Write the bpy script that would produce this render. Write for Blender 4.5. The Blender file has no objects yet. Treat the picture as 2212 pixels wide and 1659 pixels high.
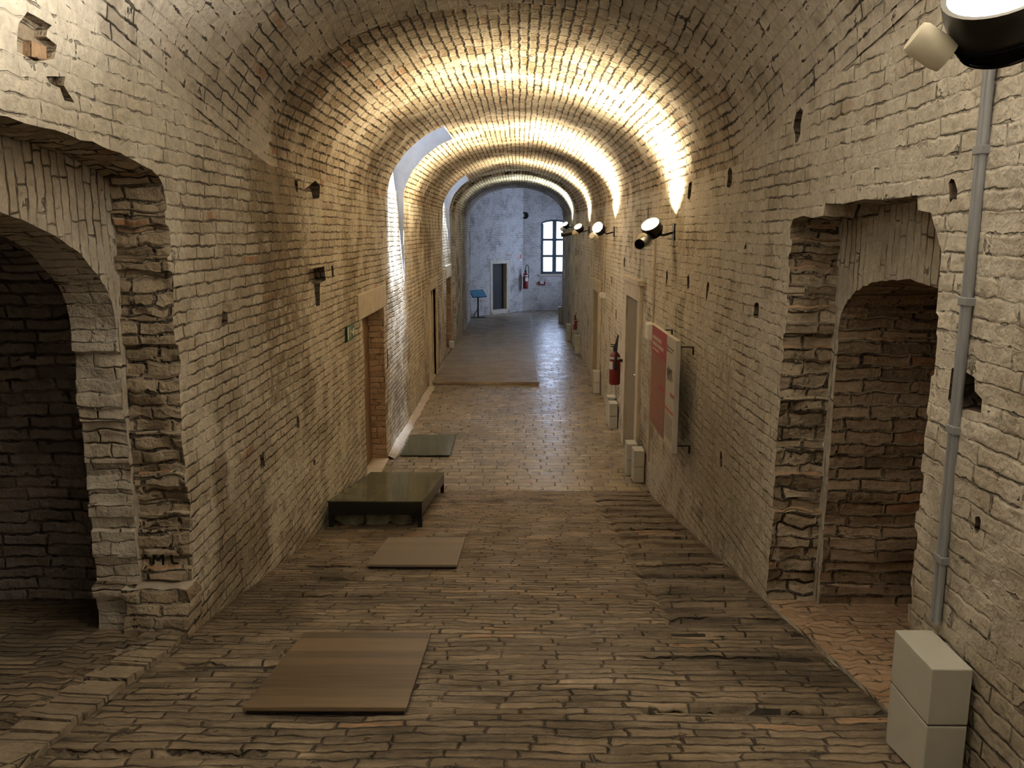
import bpy, bmesh, math, random
from mathutils import Vector, Matrix, noise, geometry
random.seed(7)
sc = bpy.context.scene
COL = sc.collection
PI = math.pi

# ------------------------------------------------------------------ camera
cd = bpy.data.cameras.new('camera'); cam = bpy.data.objects.new('camera', cd); COL.objects.link(cam)
cd.sensor_width = 36.0; cd.lens = 1800/2212*36.0; cd.clip_start = 0.02
PITCH = math.radians(10.36); YAW = 0.00929
cam.location = (0, 0, 3.0); cam.rotation_euler = (PI/2-PITCH, 0, YAW)
sc.camera = cam
# ------------------------------------------------------------------ sky and exposure
W = bpy.data.worlds.new('daylight'); sc.world = W; W.use_nodes = True
bg = W.node_tree.nodes['Background']; bg.inputs[0].default_value = (0.58, 0.70, 1.0, 1); bg.inputs[1].default_value = 11.0
sd = bpy.data.lights.new('sun', 'SUN'); sd.energy = 38.0; sd.angle = math.radians(14); sd.color = (0.80, 0.88, 1.0)
so = bpy.data.objects.new('sun', sd); COL.objects.link(so); so.rotation_euler = Vector((-0.23, -0.03, -0.97)).to_track_quat('-Z', 'Y').to_euler()
sc.view_settings.view_transform = 'Standard'; sc.view_settings.look = 'None'
sc.view_settings.gamma = 1.0; sc.view_settings.use_curve_mapping = False
sc.view_settings.exposure = 0.0
sc.cycles.max_bounces = 8; sc.cycles.diffuse_bounces = 4; sc.cycles.adaptive_threshold = 0.05; sc.cycles.sample_clamp_indirect = 8
WARM = (1.0, 0.80, 0.50); SOFT = (1.0, 0.915, 0.775); COOL = (0.93, 1.0, 0.86)
# lamps on the right wall: (y, z, watts, colour, aim)
LAMPS = [(2.27, 3.59, 960, SOFT, (-0.35, -0.25, 1.0)), (8.31, 3.06, 1500, WARM, (-0.10, 0.08, 1)),
         (13.6, 3.06, 2700, WARM, (-0.30, -0.10, 1)), (18.6, 3.10, 1000, WARM, (-0.05, 0, 1)),
         (23.3, 3.20, 800, COOL, (-0.1, 0, 1))]

# ------------------------------------------------------------------ layout numbers (metres)
L, R = -1.76, 1.52
CX = (L+R)/2; HW = (R-L)/2
S, Y0 = 0.17, 9.42          # ramp slope, where it meets the level floor
YEND = 28.4
STEP_Y, STEP = 21.9, 0.08
def ramp(y): return S*max(0.0, Y0-y)
def inset(y): return STEP*min(1, max(0, (y-STEP_Y)/0.03))
def spring(y):
    t = 6.0-y
    k = 0.5*(t+math.sqrt(t*t+0.012))
    return 3.45+0.16*k
RISE = 1.07

# ------------------------------------------------------------------ helpers
def fbm(x, y, z, s): return noise.noise(Vector((x*s, y*s, z*s)))
class MB:
    def __init__(s): s.v = []; s.f = []; s.m = []; s.uv = []; s.sm = []
    def vert(s, p): s.v.append(tuple(p)); return len(s.v)-1
    def face(s, idx, uv=None, m=0, sm=False):
        s.f.append(tuple(idx)); s.m.append(m); s.uv.append(uv); s.sm.append(sm)
    def poly(s, pts, uv=None, m=0, sm=False): s.face([s.vert(p) for p in pts], uv, m, sm)
    def box(s, lo, hi, m=0, M=None):
        x0, y0, z0 = lo; x1, y1, z1 = hi
        P = [Vector(p) for p in ((x0,y0,z0),(x1,y0,z0),(x1,y1,z0),(x0,y1,z0),(x0,y0,z1),(x1,y0,z1),(x1,y1,z1),(x0,y1,z1))]
        if M: P = [M @ p for p in P]
        i = [s.vert(p) for p in P]
        for q in ((0,3,2,1),(4,5,6,7),(0,1,5,4),(1,2,6,5),(2,3,7,6),(3,0,4,7)):
            s.face([i[k] for k in q], None, m)
    def lathe(s, prof, base, axis, n=28, m=0, sm=True, caps=True):
        ax = Vector(axis).normalized(); a = ax.orthogonal().normalized(); b = ax.cross(a); base = Vector(base)
        rings = []
        for r, h in prof:
            rings.append([s.vert(base+ax*h+(a*math.cos(2*PI*k/n)+b*math.sin(2*PI*k/n))*r) for k in range(n)])
        for r0, r1 in zip(rings, rings[1:]):
            for k in range(n):
                s.face((r0[k], r0[(k+1) % n], r1[(k+1) % n], r1[k]), None, m, sm)
        if caps:
            s.face(rings[0][::-1], None, m); s.face(rings[-1], None, m)
    def tube(s, pts, r, n=10, m=0):
        pts = [Vector(p) for p in pts]; rings = []; a = None
        for i, p in enumerate(pts):
            t = (pts[min(i+1, len(pts)-1)]-pts[max(i-1, 0)]).normalized()
            if a is None: a = t.orthogonal().normalized()
            a = (a-t*a.dot(t)).normalized(); b = t.cross(a)
            rings.append([s.vert(p+(a*math.cos(2*PI*k/n)+b*math.sin(2*PI*k/n))*r) for k in range(n)])
        for r0, r1 in zip(rings, rings[1:]):
            for k in range(n): s.face((r0[k], r0[(k+1) % n], r1[(k+1) % n], r1[k]), None, m, True)
        s.face(rings[0][::-1], None, m); s.face(rings[-1], None, m)
    def build(s, name, mats, parent=None, bevel=0, loc=None):
        me = bpy.data.meshes.new(name); me.from_pydata(s.v, [], s.f); me.validate()
        if not isinstance(mats, (list, tuple)): mats = [mats]
        for x in mats: me.materials.append(x)
        if len(me.polygons) == len(s.f):
            me.polygons.foreach_set('material_index', s.m)
            me.polygons.foreach_set('use_smooth', s.sm)
            if any(u is not None for u in s.uv):
                ul = me.uv_layers.new(name='UVMap'); k = 0; flat = []
                for f, u in zip(s.f, s.uv):
                    flat += [c for q in (u if u else [(0, 0)]*len(f)) for c in q]
                ul.data.foreach_set('uv', flat)
        if any(s.sm): me.set_sharp_from_angle(angle=math.radians(42))
        o = bpy.data.objects.new(name, me); COL.objects.link(o)
        if parent: o.parent = parent
        if loc: o.location = loc
        if bevel:
            b = o.modifiers.new('bevel', 'BEVEL'); b.width = bevel; b.segments = 2; b.limit_method = 'ANGLE'
        return o
def thing(name, label, cat, loc=(0, 0, 0), rz=0, group=None):
    o = bpy.data.objects.new(name, None); COL.objects.link(o); o.empty_display_size = 0.1
    o.location = loc; o.rotation_euler = (0, 0, rz); tag(o, label, cat, group); return o
def tag(o, label, cat, group=None):
    o['label'] = label; o['category'] = cat
    if group: o['group'] = group
    return o
def struct(o): o['kind'] = 'structure'; return o

# ------------------------------------------------------------------ materials
class NT:
    def __init__(s, name):
        s.mat = bpy.data.materials.new(name); s.mat.use_nodes = True; s.t = s.mat.node_tree
        s.b = s.t.nodes['Principled BSDF']
    def n(s, typ, **kw):
        x = s.t.nodes.new(typ)
        for k, v in kw.items():
            if k.startswith('i_'):
                key = k[2:]; key = int(key) if key.isdigit() else key.replace('_', ' ')
                s.set(x.inputs[key], v)
            else: setattr(x, k, v)
        return x
    def set(s, sock, v):
        if hasattr(v, 'node'): s.t.links.new(v, sock)
        else: sock.default_value = v
    def math(s, op, a, b=0.0, c=False):
        x = s.n('ShaderNodeMath', operation=op, use_clamp=c); s.set(x.inputs[0], a); s.set(x.inputs[1], b); return x.outputs[0]
    def mix(s, f, a, b, bt='MIX'):
        x = s.n('ShaderNodeMix', data_type='RGBA', blend_type=bt); s.set(x.inputs[0], f); s.set(x.inputs[6], a); s.set(x.inputs[7], b); return x.outputs[2]
    def noise(s, vec, sc, det=3.0, rough=0.55):
        x = s.n('ShaderNodeTexNoise'); s.set(x.inputs['Vector'], vec); x.inputs['Scale'].default_value = sc
        x.inputs['Detail'].default_value = det; x.inputs['Roughness'].default_value = rough; return x
    def step(s, v, lo, hi):
        x = s.n('ShaderNodeMapRange', interpolation_type='SMOOTHSTEP'); s.set(x.inputs[0], v)
        x.inputs[1].default_value = lo; x.inputs[2].default_value = hi; return x.outputs[0]
def c4(c): return (c[0], c[1], c[2], 1)
def brick_mat(name, bw=0.27, rh=0.068, mortar=0.012, cols=((.46,.40,.31),(.62,.56,.45)), mcol=(.40,.34,.26), pit=(.06,.05,.04),
              accent=(.42,.25,.15), acc=0.97, wash=None, washlo=.42, washhi=.62, grime=(.17,.145,.11), gr=0.5, warp=(.030,.016),
              bump=0.02, rough=(.75,.95), pitamt=.6, joint=(.55,.95), spec=0.3, bdet=0.5, jk=1.1, stains=(), coats=(), streak=0, shuffle=.9, mottle=.22):
    """joint: how far a mortar line must stand out of the noise before it shows; wash: limewash that hides the joints where it lies"""
    m = NT(name); uv = m.n('ShaderNodeUVMap', uv_map='UVMap').outputs[0]
    obj = m.n('ShaderNodeTexCoord').outputs['Object']
    def warped(sc, amp):
        nz = m.noise(uv, sc, 1.0); v = m.n('ShaderNodeVectorMath', operation='SUBTRACT'); m.set(v.inputs[0], nz.outputs['Color']); v.inputs[1].default_value = (.5, .5, .5)
        w = m.n('ShaderNodeVectorMath', operation='SCALE'); m.set(w.inputs[0], v.outputs[0]); w.inputs['Scale'].default_value = amp; return w.outputs[0]
    a = m.n('ShaderNodeVectorMath', operation='ADD'); m.set(a.inputs[0], uv); m.set(a.inputs[1], warped(1.7, warp[0]*2))
    b = m.n('ShaderNodeVectorMath', operation='ADD'); m.set(b.inputs[0], a.outputs[0]); m.set(b.inputs[1], warped(13, warp[1]*2))
    # slide every course by its own amount so that upright joints never line up
    su = m.n('ShaderNodeSeparateXYZ'); m.set(su.inputs[0], b.outputs[0])
    wn = m.n('ShaderNodeTexWhiteNoise', noise_dimensions='1D'); m.set(wn.inputs['W'], m.math('FLOOR', m.math('DIVIDE', su.outputs[1], rh)))
    cu = m.n('ShaderNodeCombineXYZ'); m.set(cu.inputs[0], m.math('ADD', su.outputs[0], m.math('MULTIPLY', wn.outputs[0], bw*shuffle))); m.set(cu.inputs[1], su.outputs[1])
    br = m.n('ShaderNodeTexBrick'); m.set(br.inputs['Vector'], cu.outputs[0])
    br.inputs['Color1'].default_value = (0, 0, 0, 1); br.inputs['Color2'].default_value = (1, 1, 1, 1); br.inputs['Mortar'].default_value = (.5, .5, .5, 1)
    br.inputs['Scale'].default_value = 1.0; br.inputs['Mortar Size'].default_value = mortar; br.inputs['Mortar Smooth'].default_value = 1.0
    br.inputs['Brick Width'].default_value = bw; br.inputs['Row Height'].default_value = rh
    rnd = br.outputs['Color']; fac = br.outputs['Fac']
    n_big = m.noise(obj, 0.55, 2.0).outputs[0]; n_mid = m.noise(obj, 2.6, 3.0, .62).outputs[0]; n_fine = m.noise(obj, 28, 2.0, .65).outputs[0]
    n_speck = m.noise(obj, 8.5, 4.0, .7).outputs[0]
    fine = m.math('SUBTRACT', n_speck, .5)
    J = m.step(m.math('ADD', fac, m.math('MULTIPLY', fine, jk)), joint[0], joint[1]); bare = 1.0
    col = m.mix(rnd, c4(cols[0]), c4(cols[1]))
    col = m.mix(m.math('MULTIPLY', m.step(rnd, acc, acc+.02), m.step(n_speck, .34, .5)), col, c4(accent))
    # dark loose joints: only where the mortar has fallen out
    col = m.mix(J, col, c4(mcol))
    deep = m.math('MULTIPLY', J, m.step(m.math('ADD', n_mid, m.math('MULTIPLY', fine, .6)), .46, .60))
    if wash:
        wm = m.step(m.math('ADD', n_mid, m.math('MULTIPLY', fine, -.25)), washhi, washlo)
        if coats:
            sq = m.n('ShaderNodeSeparateXYZ'); m.set(sq.inputs[0], obj)
            for (cy, cz, ry, rz, k) in coats:
                dy = m.math('DIVIDE', m.math('SUBTRACT', sq.outputs[1], cy), ry); dz = m.math('DIVIDE', m.math('SUBTRACT', sq.outputs[2], cz), rz)
                d = m.math('ADD', m.math('SQRT', m.math('ADD', m.math('MULTIPLY', dy, dy), m.math('MULTIPLY', dz, dz))), m.math('MULTIPLY', m.math('SUBTRACT', n_mid, .5), 1.6))
                wm = m.math('MAXIMUM', wm, m.math('MULTIPLY', m.step(d, 1.2, .6), k))
        col = m.mix(m.math('MULTIPLY', wm, .92), col, c4(wash)); deep = m.math('MULTIPLY', deep, m.math('SUBTRACT', 1.0, m.math('MULTIPLY', wm, .85)))
        bare = m.math('SUBTRACT', 1.0, m.math('MULTIPLY', wm, .88))
    col = m.mix(m.math('MULTIPLY', deep, pitamt), col, c4(pit))
    pj = m.math('MULTIPLY', m.step(m.math('ADD', n_speck, m.math('MULTIPLY', fac, .12)), .645, .70), pitamt)
    col = m.mix(pj, col, c4(pit))
    g = m.math('MULTIPLY', m.step(m.math('ADD', n_big, m.math('MULTIPLY', n_mid, .5)), .74, .98), gr)
    if stains:
        sp = m.n('ShaderNodeSeparateXYZ'); m.set(sp.inputs[0], obj)
        for (cy, cz, ry, rz, k) in stains:
            dy = m.math('DIVIDE', m.math('SUBTRACT', sp.outputs[1], cy), ry); dz = m.math('DIVIDE', m.math('SUBTRACT', sp.outputs[2], cz), rz)
            d = m.math('SQRT', m.math('ADD', m.math('MULTIPLY', dy, dy), m.math('MULTIPLY', dz, dz)))
            d = m.math('ADD', d, m.math('MULTIPLY', m.math('SUBTRACT', n_mid, .5), 2.4)); d = m.math('ADD', d, m.math('MULTIPLY', fine, 1.5))
            g = m.math('MAXIMUM', g, m.math('MULTIPLY', m.step(d, 1.15, .35), k))
    col = m.mix(g, col, m.mix(1.0, col, c4([min(1, x*2.1) for x in grime]), 'MULTIPLY'))
    col = m.mix(m.math('MULTIPLY', m.step(n_fine, .3, .75), .4), col, m.mix(1.0, col, (.66, .63, .60, 1), 'MULTIPLY'))
    mo = m.n('ShaderNodeMapRange'); m.set(mo.inputs[0], n_speck); mo.inputs[1].default_value = .32; mo.inputs[2].default_value = .62; mo.inputs[3].default_value = 1-mottle; mo.inputs[4].default_value = 1+mottle*.25
    mc_ = m.n('ShaderNodeCombineXYZ')
    for ii in range(3): m.set(mc_.inputs[ii], mo.outputs[0])
    col = m.mix(1.0, col, mc_.outputs[0], 'MULTIPLY')
    if streak:
        mp = m.n('ShaderNodeMapping'); m.set(mp.inputs[0], uv); mp.inputs['Scale'].default_value = (2.6, 24, 1)
        st = m.noise(mp.outputs[0], 1.0, 4.0, .65).outputs[0]
        mp2 = m.n('ShaderNodeMapping'); m.set(mp2.inputs[0], uv); mp2.inputs['Scale'].default_value = (.7, 5, 1)
        st2 = m.noise(mp2.outputs[0], 1.0, 3.0, .6).outputs[0]
        k = m.math('ADD', m.math('MULTIPLY', m.step(st, .32, .68), streak), m.math('MULTIPLY', m.step(st2, .35, .65), streak*.6))
        kc = m.n('ShaderNodeCombineXYZ'); q = m.math('ADD', k, 1-streak*.85)
        for ii in range(3): m.set(kc.inputs[ii], q)
        col = m.mix(1.0, col, kc.outputs[0], 'MULTIPLY')
    m.set(m.b.inputs['Base Color'], col)
    mr = m.n('ShaderNodeMapRange'); m.set(mr.inputs[0], n_mid); mr.inputs[1].default_value = .3; mr.inputs[2].default_value = .7
    mr.inputs[3].default_value = rough[0]; mr.inputs[4].default_value = rough[1]; m.set(m.b.inputs['Roughness'], mr.outputs[0])
    m.b.inputs['Specular IOR Level'].default_value = spec
    h = m.math('SUBTRACT', m.math('MULTIPLY', rnd, .30), m.math('MULTIPLY', m.math('MULTIPLY', m.math('MAXIMUM', J, m.math('MULTIPLY', fac, .4)), .8), bare))
    h = m.math('ADD', h, m.math('MULTIPLY', n_mid, .9)); h = m.math('ADD', h, m.math('MULTIPLY', n_fine, bdet)); h = m.math('ADD', h, m.math('MULTIPLY', n_speck, bdet))
    h = m.math('SUBTRACT', h, m.math('MULTIPLY', m.math('MAXIMUM', pj, deep), 1.0))
    bp = m.n('ShaderNodeBump'); bp.inputs['Strength'].default_value = 1.0; bp.inputs['Distance'].default_value = bump
    m.set(bp.inputs['Height'], h); m.set(m.b.inputs['Normal'], bp.outputs[0])
    return m.mat
def plain(name, col, rough=.5, metal=0, var=0.0, vs=8, bump=0.0, spec=.5, stretch=None):
    m = NT(name); m.b.inputs['Base Color'].default_value = c4(col); m.b.inputs['Roughness'].default_value = rough; m.b.inputs['Metallic'].default_value = metal
    m.b.inputs['Specular IOR Level'].default_value = spec
    if var or bump:
        v = m.n('ShaderNodeTexCoord').outputs['Object']
        if stretch:
            mp = m.n('ShaderNodeMapping'); m.set(mp.inputs[0], v); mp.inputs['Scale'].default_value = stretch; v = mp.outputs[0]
        nz = m.noise(v, vs, 4.0, .6).outputs[0]
        m.set(m.b.inputs['Base Color'], m.mix(m.math('MULTIPLY', m.step(nz, .3, .7), var), c4(col), c4([x*.45 for x in col])))
        if bump:
            bp = m.n('ShaderNodeBump'); bp.inputs['Distance'].default_value = bump; m.set(bp.inputs['Height'], nz); m.set(m.b.inputs['Normal'], bp.outputs[0])
    return m.mat
def emit(name, col, s):
    m = NT(name); m.b.inputs['Base Color'].default_value = c4(col); m.b.inputs['Emission Color'].default_value = c4(col); m.b.inputs['Emission Strength'].default_value = s; return m.mat
def glass(name, col, rough=.02, refl=1.0, dust=None):
    """clear or tinted sheet glass: lets light straight through, mirrors a little at the surface"""
    m = NT(name); m.t.nodes.remove(m.b); out = m.t.nodes['Material Output']
    tr = m.n('ShaderNodeBsdfTransparent'); tr.inputs[0].default_value = c4(col)
    gl_ = m.n('ShaderNodeBsdfGlossy'); gl_.inputs['Roughness'].default_value = rough; gl_.inputs['Color'].default_value = (refl, refl, refl, 1)
    fr_ = m.n('ShaderNodeFresnel'); fr_.inputs[0].default_value = 1.45
    mx = m.n('ShaderNodeMixShader'); m.t.links.new(fr_.outputs[0], mx.inputs[0]); m.t.links.new(tr.outputs[0], mx.inputs[1]); m.t.links.new(gl_.outputs[0], mx.inputs[2])
    
    if dust:
        df = m.n('ShaderNodeBsdfDiffuse'); df.inputs[0].default_value = c4(dust[0]); m2 = m.n('ShaderNodeMixShader'); m2.inputs[0].default_value = dust[1]
        m.t.links.new(mx.outputs[0], m2.inputs[1]); m.t.links.new(df.outputs[0], m2.inputs[2]); mx = m2
    m.t.links.new(mx.outputs[0], out.inputs[0]); return m.mat

M_wallL = brick_mat('limewashed_brick', cols=((.43,.38,.30),(.64,.59,.49)), wash=(.68,.64,.55), washlo=.36, washhi=.54, gr=.8, joint=(.52,.98), jk=2.2, pitamt=.58, bump=.026, warp=(.012,.014), stains=((6.1, 3.0, .75, 1.2, 1.0), (8.6, 2.2, .25, 1.3, .6), (5.2, 2.6, .5, .5, .4)),
                    coats=((3.0, 4.0, 2.4, 1.0, .95),))
M_wallR = brick_mat('limewashed_brick_right', cols=((.45,.40,.32),(.64,.59,.49)), wash=(.67,.63,.55), washlo=.46, washhi=.66, gr=.6, joint=(.54,1.0), jk=2.2, pitamt=.55, bump=.024, warp=(.012,.014), stains=((6.2, 1.2, 1.2, .9, .5), (8.0, 3.1, .2, .3, .5)),
                    coats=((2.7, 2.8, 1.6, 2.0, .92), (6.4, 1.6, .9, .8, .6)))
M_vault = brick_mat('vault_brick', bw=.26, rh=.076, mortar=.017, cols=((.38,.31,.22),(.62,.55,.44)), acc=.92, accent=(.42,.26,.16), mcol=(.27,.22,.16), pit=(.035,.028,.02),
                    wash=(.60,.54,.44), washlo=.36, washhi=.50, gr=.8, grime=(.14,.12,.10), pitamt=.9, joint=(.45,.85), jk=1.9, bump=.034, warp=(.014,.013))
M_vaultN = brick_mat('greyed_vault_brick', bw=.27, rh=.072, mortar=.013, cols=((.42,.38,.32),(.60,.56,.49)), acc=.965, accent=(.42,.28,.19), mcol=(.30,.26,.21), pit=(.035,.03,.025),
                    wash=(.62,.58,.51), washlo=.44, washhi=.60, gr=.7, grime=(.16,.145,.13), pitamt=.9, joint=(.55,.95), bump=.024, warp=(.016,.013))
M_nicheL = brick_mat('grey_niche_brick', bw=.27, rh=.072, mortar=.015, cols=((.30,.27,.25),(.44,.40,.38)), acc=.985, accent=(.36,.24,.17), mcol=(.34,.30,.26), pit=(.06,.05,.045), gr=.5, pitamt=.6, bump=.03, joint=(.4,.8))
M_niche = brick_mat('bare_niche_brick', bw=.27, rh=.072, mortar=.015, cols=((.24,.18,.125),(.44,.33,.23)), acc=.90, accent=(.40,.24,.15), mcol=(.36,.30,.22), pit=(.05,.035,.025), gr=.5, pitamt=.6, bump=.03, joint=(.35,.75))
M_ring = brick_mat('plastered_arch_ring', bw=.26, rh=.066, mortar=.010, cols=((.50,.44,.35),(.62,.56,.46)), acc=.97, mcol=(.34,.28,.21), gr=.5, bump=.026, joint=(.5,.95), wash=(.64,.60,.53), washlo=.46, washhi=.66)
M_reveal = brick_mat('broken_reveal_brick', bw=.2, rh=.075, mortar=.016, cols=((.30,.24,.17),(.56,.48,.37)), acc=.9, accent=(.40,.24,.14), mcol=(.40,.34,.26), gr=.7, bump=.034, pitamt=.8, joint=(.4,.8))
M_orange = brick_mat('orange_jamb_brick', bw=.26, rh=.075, cols=((.45,.30,.19),(.60,.44,.30)), acc=.9, mcol=(.55,.45,.34), gr=.3)
M_ramp = brick_mat('ramp_brick_on_edge', bw=.27, rh=.064, mortar=.012, cols=((.14,.11,.076),(.275,.22,.155)), acc=.965, accent=(.36,.22,.13), mcol=(.12,.095,.065), pit=(.04,.03,.022),
                   gr=.7, grime=(.17,.145,.11), pitamt=.7, bump=.022, rough=(.5,.8), warp=(.035,.02), joint=(.5,.95), jk=1.5, spec=.4, streak=.75)
M_strip = brick_mat('worn_strip_brick', bw=.34, rh=.07, mortar=.011, cols=((.11,.086,.06),(.205,.165,.118)), acc=.97, accent=(.33,.19,.11), mcol=(.09,.07,.05), pit=(.03,.022,.016), gr=.8, grime=(.16,.13,.10), bump=.022, rough=(.5,.8), joint=(.55,1.0), jk=1.4, streak=.8)
M_groove_shade = plain('painted_groove_shade', (.035,.027,.02), .9, var=.4, vs=20, bump=.01)  # groove faces: the shade inside them is put into this near-black colour
M_flat = brick_mat('flat_floor_brick', bw=.29, rh=.15, shuffle=.35, mortar=.014, cols=((.25,.205,.135),(.38,.32,.22)), acc=.97, accent=(.36,.25,.16), mcol=(.11,.085,.06), pit=(.05,.04,.03), gr=.4, grime=(.2,.17,.13),
                   pitamt=.4, bump=.010, rough=(.2,.36), warp=(.012,.006), joint=(.35,.75), jk=.9, spec=.55, bdet=.25, streak=.25)
M_plat = brick_mat('raised_floor_brick', bw=.9, rh=.13, mortar=.007, cols=((.22,.18,.125),(.31,.26,.185)), acc=1.1, mcol=(.12,.09,.065), pit=(.07,.055,.04), gr=.4, grime=(.2,.17,.13), pitamt=.3, bump=.006, rough=(.3,.5), joint=(.4,.8))
M_far = brick_mat('far_wall_brick', cols=((.42,.40,.38),(.60,.58,.56)), acc=.98, mcol=(.40,.37,.34), wash=(.63,.62,.61), washlo=.38, washhi=.72, gr=.6, grime=(.26,.24,.23))
M_well = plain('pale_rendered_shaft', (.36,.36,.36), .9, var=.35, vs=3, bump=.01)
M_kerb = brick_mat('worn_kerb', bw=.2, rh=.3, mortar=.01, cols=((.21,.17,.125),(.30,.25,.185)), mcol=(.16,.13,.09), gr=.6, bump=.025)
M_stone = plain('pale_stone', (.60,.54,.44), .8, var=.35, vs=7, bump=.006)
M_mortar_daylight = plain('pale_mortar_and_daylight', (.50,.45,.38), .9, var=.5, vs=9, bump=.012)  # ledge top, and the painted daylight band at the wall foot
M_black = plain('black_paint', (.012,.012,.014), .45)
M_blackm = plain('black_steel', (.018,.017,.016), .38, .3, var=.3)
M_cream = plain('cream_plastic', (.72,.68,.55), .45)
M_chrome = plain('chrome', (.8,.8,.8), .15, 1)
M_boxgrey = plain('light_grey_plastic', (.52,.52,.47), .5, var=.12, vs=5)
M_boxline = plain('dark_seam', (.06,.055,.05), .7)
M_pipe = plain('grey_conduit', (.30,.32,.35), .35, .2)
M_pipe2 = plain('beige_conduit', (.50,.44,.33), .6)
M_white = plain('white_plastic', (.78,.77,.72), .5)
M_red = plain('red_enamel', (.18,.010,.012), .35)
M_crimson = plain('crimson_print', (.36,.045,.07), .5)
M_pink = plain('pink_print', (.30,.125,.09), .5)
M_redline = plain('red_line', (.50,.10,.09), .5)
M_paper = plain('board_white', (.58,.56,.50), .5)
M_ink = plain('grey_ink', (.18,.17,.16), .6)
M_inkp = plain('pale_ink', (.36,.19,.15), .6)
M_green = plain('sign_green', (.010,.075,.045), .5)
M_signw = plain('sign_white', (.75,.78,.72), .45)
M_blue = plain('blue_print', (.10,.33,.55), .4, var=.6, vs=20)
M_doorgrey = plain('grey_beige_door', (.30,.265,.20), .6, var=.15, vs=3)
M_dark = plain('dark_timber', (.035,.03,.032), .7, var=.4, vs=6, stretch=(6,6,1))
M_frame = plain('window_frame_paint', (.05,.065,.08), .5)
M_pane = glass('window_glass', (.97,.98,.98), 0)
M_tint = glass('green_tinted_glass', (.36,.44,.36), .06, .8, ((.20,.215,.155), .42))
M_hole = brick_mat('hole_rubble', rh=.06, cols=((.12,.095,.07),(.24,.19,.14)), mcol=(.1,.08,.06))
def wood(name, c1, c2, bands, rough=.4):
    m = NT(name); co = m.n('ShaderNodeTexCoord').outputs['Object']
    sp = m.n('ShaderNodeSeparateXYZ'); m.set(sp.inputs[0], co)
    k = m.math('FLOOR', m.math('MULTIPLY', sp.outputs[1], bands))
    wn = m.n('ShaderNodeTexWhiteNoise', noise_dimensions='1D'); m.set(wn.inputs['W'], k)
    mp = m.n('ShaderNodeMapping'); m.set(mp.inputs[0], co); mp.inputs['Scale'].default_value = (1.2, 22, 22)
    nz = m.noise(mp.outputs[0], 2.5, 5, .6).outputs[0]
    f = m.math('ADD', m.math('MULTIPLY', wn.outputs[0], .8), m.math('MULTIPLY', m.step(nz, .3, .7), .3), True)
    m.set(m.b.inputs['Base Color'], m.mix(f, c4(c1), c4(c2))); m.b.inputs['Roughness'].default_value = rough
    return m.mat
M_board1 = wood('laminate_boards_warm', (.055,.037,.021), (.185,.132,.078), 10.5)
M_board2 = wood('laminate_boards_greyed', (.145,.112,.08), (.20,.158,.112), 7, .5)
M_brownwood = wood('brown_door_timber', (.13,.075,.04), (.20,.12,.065), 7, .6)

# ------------------------------------------------------------------ planar walls with openings
def inside(p, poly):
    x, y = p; r = False; j = len(poly)-1
    for i in range(len(poly)):
        xi, yi = poly[i]; xj, yj = poly[j]
        if (yi > y) != (yj > y) and x < (xj-xi)*(y-yi)/(yj-yi)+xi: r = not r
        j = i
    return r
def frange(a, b, st):
    n = max(1, round((b-a)/st)); return [a+(b-a)*i/n for i in range(n+1)]
def resample(loop, st):
    out = []
    for i, p in enumerate(loop):
        q = loop[(i+1) % len(loop)]; d = math.dist(p, q); n = max(1, round(d/st))
        out += [(p[0]+(q[0]-p[0])*k/n, p[1]+(q[1]-p[1])*k/n) for k in range(n)]
    return out
def cdt_panel(mb, outline, holes, grid, mapf, m=0, uvf=None, flip=False):
    pts = []; edges = []
    for lp in [outline]+holes:
        b = len(pts); pts += [Vector(p) for p in lp]
        edges += [(b+i, b+(i+1) % len(lp)) for i in range(len(lp))]
    bbs = [(min(p[0] for p in h)-.012, max(p[0] for p in h)+.012, min(p[1] for p in h)-.012, max(p[1] for p in h)+.012, h) for h in holes]
    def blocked(p, pad=True):
        for x0, x1, y0, y1, h in bbs:
            if x0 < p[0] < x1 and y0 < p[1] < y1 and inside(p, h): return True
        return False
    for p in grid:
        if inside(p, outline) and not blocked(p): pts.append(Vector(p))
    V, E_, F_, *_ = geometry.delaunay_2d_cdt(pts, edges, [], 0, 1e-5, False)
    ids = {}
    uvf = uvf or (lambda p: (p[0], p[1]))
    for f in F_:
        c = ((V[f[0]][0]+V[f[1]][0]+V[f[2]][0])/3, (V[f[0]][1]+V[f[1]][1]+V[f[2]][1])/3)
        if not inside(c, outline) or blocked(c): continue
        for k in f:
            if k not in ids: ids[k] = mb.vert(mapf(V[k][0], V[k][1]))
        f = list(f)[::-1] if flip else list(f)
        mb.face([ids[k] for k in f], [uvf(V[k]) for k in f], m, True)
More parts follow.
